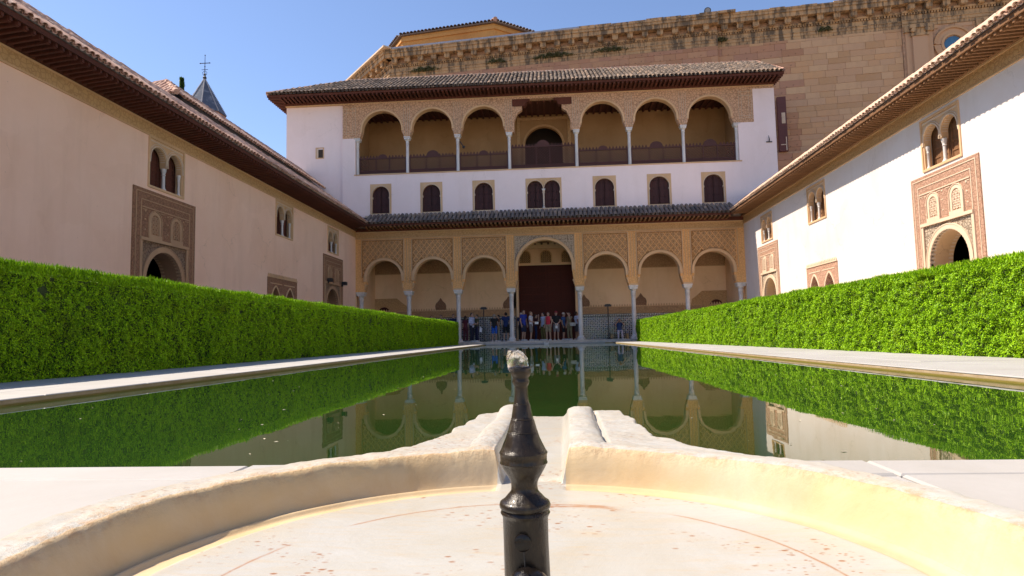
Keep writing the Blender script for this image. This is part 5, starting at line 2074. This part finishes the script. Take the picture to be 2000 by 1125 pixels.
def grid_faces(nu, nv, wrap=False):
    idx = np.arange(nu * nv).reshape(nv, nu)
    if wrap:
        idx = np.concatenate([idx, idx[:1]], 0)
    return np.stack([idx[:-1, :-1], idx[:-1, 1:], idx[1:, 1:], idx[1:, :-1]], 2).reshape(-1, 4)


rs1 = np.concatenate([np.linspace(0.02, 0.37, 24)[:-1], np.linspace(0.37, 0.45, 46)[:-1], np.linspace(0.45, 0.55, 16)[:-1], np.linspace(0.55, 0.63, 50)[:-1], np.linspace(0.63, 0.86, 60)])
an1 = np.concatenate([np.linspace(math.pi / 2 - 0.3, math.pi / 2 + 0.3, 330)[:-1], np.linspace(math.pi / 2 + 0.3, math.pi / 2 + 2 * math.pi - 0.3, 760)[:-1]])
A1, R1 = np.meshgrid(an1, rs1, indexing='ij')
X1, Y1 = (BX + R1 * np.cos(A1)).ravel(), (BY + R1 * np.sin(A1)).ravel()
H1, C1 = basin_height(X1, Y1)
F1 = grid_faces(len(rs1), len(an1), True)
sx = np.linspace(-0.62, 0.62, 420)
sy = np.linspace(1.30, 2.42, 260)
S2, Y2 = np.meshgrid(sx, sy)
X2, Y2 = (axis_x(Y2) + S2).ravel(), Y2.ravel()
H2, C2 = basin_height(X2, Y2)
F2 = grid_faces(len(sx), len(sy))
V2 = np.stack([X2, Y2, H2], 1)
rr2 = np.hypot(X2 - BX, Y2 - BY)
F2 = F2[rr2[F2].min(1) > 0.835]
V = np.concatenate([np.stack([X1, Y1, H1], 1), V2])
F = np.concatenate([F1[:, ::-1], F2 + len(X1)])
F = F[V[F][:, :, 2].max(1) > -0.19]
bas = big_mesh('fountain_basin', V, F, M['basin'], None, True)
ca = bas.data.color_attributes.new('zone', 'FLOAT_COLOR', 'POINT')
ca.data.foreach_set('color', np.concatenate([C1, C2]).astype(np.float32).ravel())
tag(bas, 'round marble fountain basin with weathered rim and a short channel running to the pool', 'fountain')

# far fountain channel at the opposite end of the pool
fc = thing('marble_spout', 'tiny white marble spout at the far end of the pool below the great door', 'spout', (-0.42, PY1 - 0.05, 0))
b = MB()
b.box(-0.55, -0.29, PY1 - 0.35, PY1 + 0.6, -0.05, 0.03)
b.build('tongue', M['marble'], fc)
b = MB()
b.box(-0.55, -0.50, PY1 - 0.35, PY1 + 0.6, 0.03, 0.075)
b.box(-0.34, -0.29, PY1 - 0.35, PY1 + 0.6, 0.03, 0.075)
b.build('lip', M['marble'], fc)

# ------------------------------------------------------------------ bronze spout and water
SX, SY = -0.0405, 0.81
sp_ = thing('fountain_spout', 'dark wet bronze fountain spout standing in the middle of the marble basin', 'fountain spout', (SX, SY, 0.04))
PXM = 1 / 1535.0
ZT = lambda yp: 0.3185 - (yp - 725) * (0.2545 / 400)
prof = [(30, 1165), (43.5, 1130), (43, 1060), (43.5, 1012), (45.5, 1008), (48, 1003), (46, 999), (44.5, 997), (48.5, 993), (49.5, 988), (48, 983), (44, 980), (40, 977.5), (36, 972.5), (30, 966), (26.2, 961), (25.3, 953), (26, 945), (28, 939), (34.9, 928), (40, 919), (43, 912.5), (44.2, 909.5), (46.2, 907.5), (46.2, 905.5), (45.0, 903), (45.2, 893), (46, 889.5), (46.8, 887.5), (46, 885.5), (43.8, 883), (38.8, 871), (33.5, 859.5), (30.2, 849.5), (28.9, 848), (29.6, 846.5), (28.4, 845), (22.9, 824), (21.7, 822.5), (22.3, 821), (21.2, 819.5), (20.4, 815), (16.6, 794), (15.6, 792.5), (15.9, 791), (15, 789.5), (13.4, 775), (12.8, 763), (13, 758), (15, 754), (16.8, 750), (17, 747), (15.5, 744), (15, 741), (17, 737), (19.5, 733), (20.5, 728), (20.3, 723), (19.3, 720), (16.5, 718), (9, 717)]
lean = lambda yp: ((1034 - 13 * (1110 - yp) / 388) - (1034 - 8.7 * (1110 - yp) / 388)) * PXM
nseg = 64
Vs, Fs = [], []
for rpx, yp in prof:
    for k in range(nseg):
        a = 2 * math.pi * k / nseg
        Vs.append((SX + lean(yp) + rpx * PXM * math.cos(a), SY + rpx * PXM * math.sin(a), ZT(yp)))
Vs = np.array(Vs)
nz = fbm(Vs * 90, 3, 4) - 0.5
nz2 = fbm(Vs * np.array((240, 240, 60)), 3, 6) - 0.5
cc = Vs.copy()
cc[:, 0] -= SX
cc[:, 1] -= SY
rad = np.hypot(cc[:, 0], cc[:, 1])[:, None] + 1e-6
Vs[:, :2] += cc[:, :2] / rad * (nz * 0.0010 + nz2 * 0.0012)[:, None]
m_ = len(prof)
Fs = np.array([(i * nseg + k, i * nseg + (k + 1) % nseg, (i + 1) * nseg + (k + 1) % nseg, (i + 1) * nseg + k) for i in range(m_ - 1) for k in range(nseg)])
sb_ = big_mesh('spout_body', Vs, Fs, M['bronze'], sp_, True)
sb_.data.set_sharp_from_angle(angle=R(42))
b = MB()
b.ball((SX + 0.003, SY - 0.034, ZT(1134)), 0.0275, 32, 24)
vb = b.build('valve_ball', M['bronze_black'], sp_, smooth=True)
b = MB()
b.tube([(SX + 0.003, SY - 0.0615, ZT(1125)), (SX + 0.003, SY - 0.0575, ZT(1100)), (SX + 0.003, SY - 0.047, ZT(1091))], 0.0009, 6)
b.build('ball_seam', M['bronze_black'], vb, smooth=True)
b = MB()
b.tube([(SX - 0.003, SY - 0.024, ZT(1048)), (SX - 0.003, SY - 0.0315, ZT(1048))], [0.0105, 0.0102], 24)
b.tube([(SX - 0.003, SY - 0.0315, ZT(1048)), (SX - 0.003, SY - 0.0325, ZT(1048))], [0.0102, 0.0085], 24)
bo = b.build('bolt_head', M['bronze_black'], sp_, smooth=40)
b = MB()
b.tube([(SX - 0.002, SY - 0.0292, ZT(1062)), (SX - 0.001, SY - 0.0292, ZT(1092))], 0.0008, 6)
b.build('seam', M['iron'], sp_)
# bulging water on the tip
jv = MB()
jv.ball((0, 0, 0), 1.0, 40, 28)
jm_ = jv.mesh('water', M['jet'], smooth=True)
co = np.array([v.co for v in jm_.vertices])
nn3 = fbm(co * 1.9 + 4, 3, 12) - 0.5
nn4 = fbm(co * 4.5 + 2, 2, 13) - 0.5
co = co * (1 + 0.55 * nn3 + 0.22 * nn4)[:, None]
co = co * np.array((0.0135, 0.0135, 0.0165))
co[:, 0] -= 0.10 * (co[:, 2] + 0.016) * 1.6
co += np.array((SX + lean(722) - 0.0005, SY, ZT(711)))
jm_.vertices.foreach_set('co', co.astype(np.float32).ravel())
jo = bpy.data.objects.new('water_jet', jm_)
COL.objects.link(jo)
tag(jo, 'lumpy clear water bubbling out of the bronze spout tip', 'water jet')

# ------------------------------------------------------------------ visitors under the portico
SK = {}


def skin(c):
    if c not in SK:
        SK[c] = plain('skin_tone_%d' % len(SK), c, 0.6, 0.08, 20, 0.05)
    return SK[c]


def remesh(mb, name, mat, parent, vox=0.017):
    o = mb.build(name, mat, parent, local=True)
    md = o.modifiers.new('r', 'REMESH')
    md.mode = 'VOXEL'
    md.voxel_size = vox
    sm_ = o.modifiers.new('s', 'SMOOTH')
    sm_.factor = 0.5
    sm_.iterations = 4
    dg = bpy.context.evaluated_depsgraph_get()
    dg.update()
    me = bpy.data.meshes.new_from_object(o.evaluated_get(dg))
    o.modifiers.clear()
    old = o.data
    o.data = me
    bpy.data.meshes.remove(old)
    me.polygons.foreach_set('use_smooth', [True] * len(me.polygons))
    return o


def limb(mb, pts, rad, n=10):
    mb.tube(pts, rad, n)
    for p, r_ in zip(pts, rad):
        mb.ball(p, r_ * 0.995, 10, 6)


def person(label, x, y, rz, H, top, bottom, tcol, bcol, hair=(0.03, 0.02, 0.015), sk=(0.42, 0.25, 0.17), sleeve=0.5, arms='down', female=False, hat=None, extra=None, seat=False, z=FL, beard=False, shoe=(0.5, 0.5, 0.5)):
    """facing -Y before turning; top: shirt length, bottom: shorts / trousers / skirt"""
    t = thing('person', label, 'person', (x, y, z), rz, 'visitors under the portico')
    s = H / 1.72
    sw = 0.165 if female else 0.19
    hp_ = 0.095
    zh = 0.92
    if seat:
        zh = 0.50
    legs = []
    for sg in (-1, 1):
        st = 0.02 * sg
        if seat:
            legs.append([(sg * hp_, 0, zh), (sg * 0.12, -0.42, zh + 0.0), (sg * 0.13, -0.44, 0.09)])
        else:
            legs.append([(sg * hp_, 0, zh), (sg * (hp_ + 0.01), -0.02 + st, 0.50), (sg * (hp_ + 0.015), 0.02 + st, 0.09)])
    dz = zh - 0.92
    sh = [(sg * sw, 0.0, 1.42 + dz) for sg in (-1, 1)]
    A = []
    for i, sg in enumerate((-1, 1)):
        S0 = sh[i]
        if arms == 'front':
            A.append([S0, (sg * (sw + 0.05), -0.04, 1.14 + dz), (sg * 0.04, -0.22, 0.96 + dz)])
        elif arms == 'face' or (arms == 'shade' and sg > 0):
            A.append([S0, (sg * (sw + 0.10), -0.22, 1.30 + dz), (sg * 0.07, -0.20, 1.60 + dz)])
        elif arms == 'hold':
            A.append([S0, (sg * (sw + 0.05), 0.0, 1.14 + dz), (sg * 0.13, -0.25, 1.08 + dz)])
        else:
            A.append([S0, (sg * (sw + 0.06), 0.02, 1.14 + dz), (sg * (sw + 0.05), -0.06, 0.89 + dz)])
    sc = lambda P: [tuple(q * s for q in p) for p in P]
    b = MB()
    wst = 0.105 if female else 0.125
    tor = [(0.155 if female else 0.15, 0.88), (0.15, 0.98), (wst, 1.10), (0.145 if female else 0.16, 1.28), (sw * 0.93, 1.40), (0.09, 1.455)]
    for k in range(len(tor) - 1):
        pass
    P, F = [], []
    nseg_ = 14
    for w_, zz in tor:
        for k in range(nseg_):
            a = 2 * math.pi * k / nseg_
            P.append((w_ * math.cos(a) * s, w_ * 0.66 * math.sin(a) * s, (zz + dz) * s))
    for i in range(len(tor) - 1):
        for k in range(nseg_):
            F.append((i * nseg_ + k, i * nseg_ + (k + 1) % nseg_, (i + 1) * nseg_ + (k + 1) % nseg_, (i + 1) * nseg_ + k))
    F += [tuple(range(nseg_ - 1, -1, -1)), tuple((len(tor) - 1) * nseg_ + k for k in range(nseg_))]
    b.add(P, F)
    limb(b, sc([(0, 0.01, 1.40 + dz), (0, 0.0, 1.53 + dz)]), [0.058 * s, 0.052 * s])
    for L in legs:
        limb(b, sc(L), [0.088 * s, 0.058 * s, 0.040 * s])
        fx_, fy_, fz_ = L[-1]
        limb(b, sc([(fx_, fy_ + 0.03, 0.045), (fx_ * 1.08, fy_ - 0.14, 0.035)]), [0.042 * s, 0.035 * s])
    for a_ in A:
        limb(b, sc(a_), [0.052 * s, 0.042 * s, 0.030 * s])
    hc = (0, -0.015, 1.605 + dz)
    b.ball(tuple(q * s for q in hc), 0.115 * s, 16, 12, (0.68, 0.82, 1.0))
    b.ball((0, (hc[1] - 0.055) * s, (hc[2] - 0.075) * s), 0.05 * s, 10, 8)
    b.ball((0, (hc[1] - 0.10) * s, (hc[2] - 0.015) * s), 0.018 * s, 8, 6, (0.8, 1.0, 1.2))
    for sg in (-1, 1):
        b.ball((sg * 0.079 * s, 0.0, (hc[2] - 0.01) * s), 0.026 * s, 8, 6, (0.5, 0.8, 1.2))
    body = remesh(b, 'body', skin(sk), t)
    # hands: palm, four fingers and a thumb each, eyes and mouth
    h = MB()
    for a_, sg in zip(A, (-1, 1)):
        w0 = np.array(a_[2])
        d_ = w0 - np.array(a_[1])
        d_ /= np.linalg.norm(d_)
        side_ = np.cross(d_, (1, 0, 0)) if abs(d_[0]) < 0.8 else np.cross(d_, (0, 0, 1))
        side_ /= np.linalg.norm(side_)
        nrm_ = np.cross(d_, side_)
        h.tube([tuple((w0 + d_ * q) * s) for q in (-0.01, 0.03, 0.085)], [0.026 * s, 0.036 * s, 0.038 * s], 8)
        for k, ln in enumerate((0.062, 0.075, 0.07, 0.055)):
            o_ = w0 + d_ * 0.08 + side_ * (k - 1.5) * 0.019
            h.tube([tuple(q * s) for q in (o_, o_ + d_ * ln * 0.55 + nrm_ * 0.006, o_ + d_ * ln + nrm_ * 0.022)], [0.0095 * s, 0.0088 * s, 0.007 * s], 6)
        o_ = w0 + d_ * 0.02 + side_ * 0.028
        h.tube([tuple(q * s) for q in (o_, o_ + d_ * 0.03 + side_ * 0.022, o_ + d_ * 0.065 + side_ * 0.026)], [0.012 * s, 0.010 * s, 0.008 * s], 6)
    h.build('hands', skin(sk), body, local=True, smooth=True)
    e_ = MB()
    for sg in (-1, 1):
        e_.ball((sg * 0.031 * s, -0.098 * s, (hc[2] + 0.012) * s), 0.011 * s, 8, 6)
    e_.build('eyes', M['iron'], body, local=True)
    m2 = MB()
    m2.ball((0, -0.108 * s, (hc[2] - 0.058) * s), 0.02 * s, 8, 6, (1.1, 0.3, 0.3))
    m2.build('mouth', cloth((0.3, 0.1, 0.08)), body, local=True)
    # hair or hat
    hm_ = MB()
    hm_.ball((0, 0.012 * s, (hc[2] + 0.022) * s), 0.119 * s, 16, 10, (0.72, 0.84, 0.92))
    if female:
        hm_.ball((0, 0.07 * s, (hc[2] - 0.06) * s), 0.09 * s, 12, 8, (0.9, 0.6, 1.4))
    ho = hm_.build('hair', cloth(hair), body, local=True, smooth=True)
    me_ = ho.data
    import bmesh as _bm
    bm_ = _bm.new()
    bm_.from_mesh(me_)
    kill = [v for v in bm_.verts if v.co.y < -0.035 * s and v.co.z < (hc[2] + 0.045) * s]
    _bm.ops.delete(bm_, geom=kill, context='VERTS')
    bm_.to_mesh(me_)
    bm_.free()
    if beard:
        q = MB()
        q.ball((0, -0.075 * s, (hc[2] - 0.085) * s), 0.05 * s, 10, 8, (1.1, 0.8, 1.0))
        q.build('beard', cloth((0.35, 0.3, 0.27)), body, local=True, smooth=True)
    if hat is not None:
        q = MB()
        q.lathe([(0.088 * s, 0.04 * s), (0.092 * s, 0.08 * s), (0.08 * s, 0.125 * s), (0.03 * s, 0.15 * s)], (0, 0.0, hc[2] * s), 16)
        q.lathe([(0.09 * s, 0.04 * s), (0.125 * s, 0.036 * s), (0.125 * s, 0.042 * s), (0.09 * s, 0.052 * s)], (0, -0.035 * s, hc[2] * s), 16)
        q.build('hat', cloth(hat), body, local=True, smooth=40)
    # shirt
    c = MB()
    zlow = {'long': 0.84, 'vest': 0.9}.get(top, 0.86)
    tor2 = [(0.165 if female else 0.17, zlow), (0.16 if female else 0.165, 0.98), (wst + 0.022, 1.10), (0.162 if female else 0.18, 1.28), (sw * 1.0, 1.41), (0.075, 1.475)]
    P, F = [], []
    for w_, zz in tor2:
        for k in range(nseg_):
            a = 2 * math.pi * k / nseg_
            P.append((w_ * math.cos(a) * s, w_ * 0.70 * math.sin(a) * s, (zz + dz) * s))
    F = []
    for i in range(len(tor2) - 1):
        for k in range(nseg_):
            F.append((i * nseg_ + k, i * nseg_ + (k + 1) % nseg_, (i + 1) * nseg_ + (k + 1) % nseg_, (i + 1) * nseg_ + k))
    F += [tuple(range(nseg_ - 1, -1, -1)), tuple((len(tor2) - 1) * nseg_ + k for k in range(nseg_))]
    c.add(P, F)
    if sleeve > 0.05:
        for a_ in A:
            p0, p1, p2 = (np.array(q) for q in a_)
            if sleeve <= 1:
                limb(c, sc([tuple(p0), tuple(p0 + (p1 - p0) * sleeve * 0.95)]), [0.066 * s, 0.062 * s])
            else:
                limb(c, sc([tuple(p0), tuple(p1), tuple(p1 + (p2 - p1) * 0.85)]), [0.064 * s, 0.056 * s, 0.044 * s])
    remesh(c, 'shirt', cloth(tcol), t)
    # lower garment
    c = MB()
    if bottom == 'skirt':
        pr_ = [(0.15, 1.0), (0.175, 0.9), (0.22, 0.45)]
        P, F = [], []
        for w_, zz in pr_:
            for k in range(nseg_):
                a = 2 * math.pi * k / nseg_
                P.append((w_ * math.cos(a) * s, w_ * 0.72 * math.sin(a) * s, zz * s))
        for i in range(2):
            for k in range(nseg_):
                F.append((i * nseg_ + k, i * nseg_ + (k + 1) % nseg_, (i + 1) * nseg_ + (k + 1) % nseg_, (i + 1) * nseg_ + k))
        F += [tuple(range(nseg_)), tuple(2 * nseg_ + k for k in range(nseg_))]
        c.add(P, F)
    else:
        c.ball((0, 0, (0.93 + dz) * s), 0.165 * s, 14, 10, (1.0, 0.72, 0.75))
        for L in legs:
            p0, p1, p2 = (np.array(q) for q in L)
            if bottom == 'shorts':
                limb(c, sc([tuple(p0), tuple(p0 + (p1 - p0) * 0.86)]), [0.10 * s, 0.088 * s])
            else:
                limb(c, sc([tuple(p0), tuple(p1), tuple(p1 + (p2 - p1) * 0.94)]), [0.10 * s, 0.074 * s, 0.062 * s])
    remesh(c, {'shorts': 'shorts', 'skirt': 'skirt'}.get(bottom, 'trousers'), cloth(bcol), t)
    for L in legs:
        fx_, fy_, _ = L[-1]
        c = MB()
        limb(c, sc([(fx_, fy_ + 0.035, 0.045), (fx_ * 1.08, fy_ - 0.15, 0.038)]), [0.05 * s, 0.043 * s])
        c.box((fx_ - 0.045) * s, (fx_ + 0.05) * s, (fy_ - 0.19) * s, (fy_ + 0.08) * s, 0.0, 0.022 * s)
        c.build('shoe', cloth(shoe), t, local=True, smooth=40)
    return t


NAVY, BLACK, WHITE, KHAKI = (0.012, 0.02, 0.07), (0.012, 0.012, 0.014), (0.62, 0.62, 0.66), (0.20, 0.15, 0.09)
person('person with dark hair in dark navy top behind the left hedge end', -6.15, 38.6, 0.3, 1.72, 'tee', 'trousers', NAVY, BLACK)
person('person farther left behind the hedge in a dark green top', -6.95, 38.8, 0.0, 1.70, 'tee', 'trousers', (0.03, 0.05, 0.03), BLACK)
person('person in a brown top, second from left behind the hedge', -7.6, 39.1, 0.4, 1.68, 'tee', 'trousers', (0.08, 0.05, 0.035), BLACK)
person('leftmost person behind the hedge, wearing a black top', -8.6, 39.0, -0.3, 1.74, 'tee', 'trousers', BLACK, BLACK)
person('person in maroon top and maroon trousers just right of the column by the hedge', -5.38, 38.5, 2.6, 1.60, 'tee', 'trousers', (0.11, 0.02, 0.035), (0.09, 0.018, 0.03), female=True)
person('man in pale blue long sleeved shirt and dark trousers, turned right', -4.95, 38.25, 1.0, 1.76, 'tee', 'trousers', (0.42, 0.45, 0.62), (0.012, 0.014, 0.03), sleeve=1.6, arms='hold')
p_ = person('person in olive top and dark jeans beside the man in pale blue', -4.66, 38.35, -1.2, 1.66, 'tee', 'trousers', (0.07, 0.07, 0.03), (0.02, 0.02, 0.05), arms='hold', hair=(0.10, 0.07, 0.04))
person('man in black top and bright blue shorts left of the lattice dado', -3.6, 38.4, 2.9, 1.66, 'tee', 'shorts', BLACK, (0.02, 0.10, 0.45), hair=(0.3, 0.25, 0.2))
person('person in rusty brown top and khaki trousers behind the blue shorts', -3.38, 38.7, -1.3, 1.62, 'tee', 'trousers', (0.16, 0.06, 0.025), (0.25, 0.24, 0.19))
person('tall man in navy shirt and black shorts left of the door column', -2.9, 38.6, 3.0, 1.76, 'tee', 'shorts', (0.012, 0.03, 0.12), BLACK)
person('tall man in royal blue t-shirt and navy shorts at the door', -1.80, 38.15, 0.9, 1.86, 'tee', 'shorts', (0.02, 0.04, 0.30), (0.015, 0.02, 0.05), hair=(0.09, 0.05, 0.03))
person('person in pale cap standing behind the man in royal blue', -2.0, 39.3, 0.0, 1.72, 'tee', 'trousers', NAVY, BLACK, hat=(0.45, 0.40, 0.33))
m3 = person('man in white shirt and grey shorts holding a leaflet, turned right', -1.36, 38.25, 1.35, 1.76, 'tee', 'shorts', WHITE, (0.20, 0.17, 0.15), arms='hold', hair=(0.2, 0.12, 0.07))
person('person in dark maroon with raised hands behind the leaflet holder', -1.08, 38.75, 1.5, 1.60, 'tee', 'trousers', (0.06, 0.012, 0.014), NAVY, arms='face')
person('person in white shirt and dark vest, half hidden behind the red top', -0.62, 38.6, -1.0, 1.70, 'tee', 'trousers', (0.50, 0.53, 0.66), (0.13, 0.11, 0.03), hair=BLACK)
person('woman in bright red tank top and khaki shorts before the door', -0.30, 38.0, -0.45, 1.70, 'vest', 'shorts', (0.55, 0.03, 0.05), (0.27, 0.21, 0.13), sleeve=0, female=True, hair=(0.05, 0.025, 0.015))
m4 = person('bearded man in black t-shirt and red cap with hands clasped in front', 0.17, 38.45, 0.1, 1.74, 'tee', 'shorts', BLACK, (0.22, 0.20, 0.21), arms='front', hat=(0.25, 0.03, 0.04), beard=True, sk=(0.46, 0.27, 0.19))
person('man in blue shirt, white cap and black shorts near the door edge', 0.62, 38.85, 1.2, 1.66, 'tee', 'shorts', (0.03, 0.09, 0.25), BLACK, hat=(0.6, 0.5, 0.42))
w5 = person('woman in khaki outfit shading her eyes with one arm', 0.98, 38.3, -0.8, 1.66, 'tee', 'trousers', (0.26, 0.21, 0.12), (0.17, 0.14, 0.07), arms='shade', female=True, sleeve=0.6)
person('person in white shirt half hidden by the right door column', 1.42, 39.0, 1.9, 1.72, 'tee', 'shorts', (0.55, 0.56, 0.68), (0.08, 0.075, 0.08), hair=(0.06, 0.035, 0.02), sk=(0.25, 0.13, 0.08))
person('seated person in dark blue top and white trousers raising a camera', 4.1, 39.7, 0.0, 1.66, 'tee', 'trousers', (0.03, 0.06, 0.16), (0.50, 0.46, 0.50), arms='face', seat=True, hair=BLACK)
bn = thing('stone_bench', 'low stone bench against the tiled dado under the seated person', 'bench', (4.1, 39.95, FL))
b = MB()
b.box(3.5, 4.7, 39.55, 40.2, FL + 0.33, FL + 0.41)
b.build('seat', M['dado'], bn)
for x in (3.55, 4.5):
    b = MB()
    b.box(x, x + 0.15, 39.6, 40.15, FL, FL + 0.33)
    b.build('support', M['kerbside'], bn)
# things held by the visitors
b = MB()
b.prism([(-1.12, 1.13), (-0.90, 1.13), (-0.88, 1.27), (-1.10, 1.27)], 38.0, 38.012)
lo = b.build('leaflet', cloth((0.75, 0.75, 0.72)))
tag(lo, 'white folded leaflet in the hand of the man in grey shorts', 'leaflet')
b = MB()
b.prism([(0.11, 0.86), (0.25, 0.85), (0.26, 1.14), (0.12, 1.15)], 38.19, 38.205)
lo = b.build('leaflet', cloth((0.78, 0.78, 0.76)))
tag(lo, 'white upright leaflet held by the bearded man in black', 'leaflet')
hb = thing('handbag', 'pale patterned handbag hanging from the woman in khaki', 'handbag', (1.3, 38.2, 1.0))
b = MB()
b.prism([(1.02, 0.98), (1.32, 0.98), (1.36, 1.18), (0.98, 1.18)], 38.02, 38.14)
b.build('bag', cloth((0.42, 0.38, 0.33)), hb)
b = MB()
b.tube([(1.05, 38.08, 1.18), (1.1, 38.12, 1.44), (1.22, 38.12, 1.44), (1.3, 38.08, 1.18)], 0.014, 6)
b.build('strap', cloth((0.10, 0.07, 0.05)), hb)
b = MB()
b.prism([(-4.52, 0.75), (-4.36, 0.70), (-4.34, 0.95), (-4.46, 1.08)], 38.3, 38.36)
lo = b.build('carrier_bag', cloth((0.65, 0.65, 0.68)))
tag(lo, 'white carrier bag beside the person in the olive top', 'bag')

pl_.location.z -= 0.45
for o in list(COL.objects):
    if o.parent is None and o.name.split('.')[0] in ('weed_tuft', 'round_lamp'):
        o.location.z -= 0.45
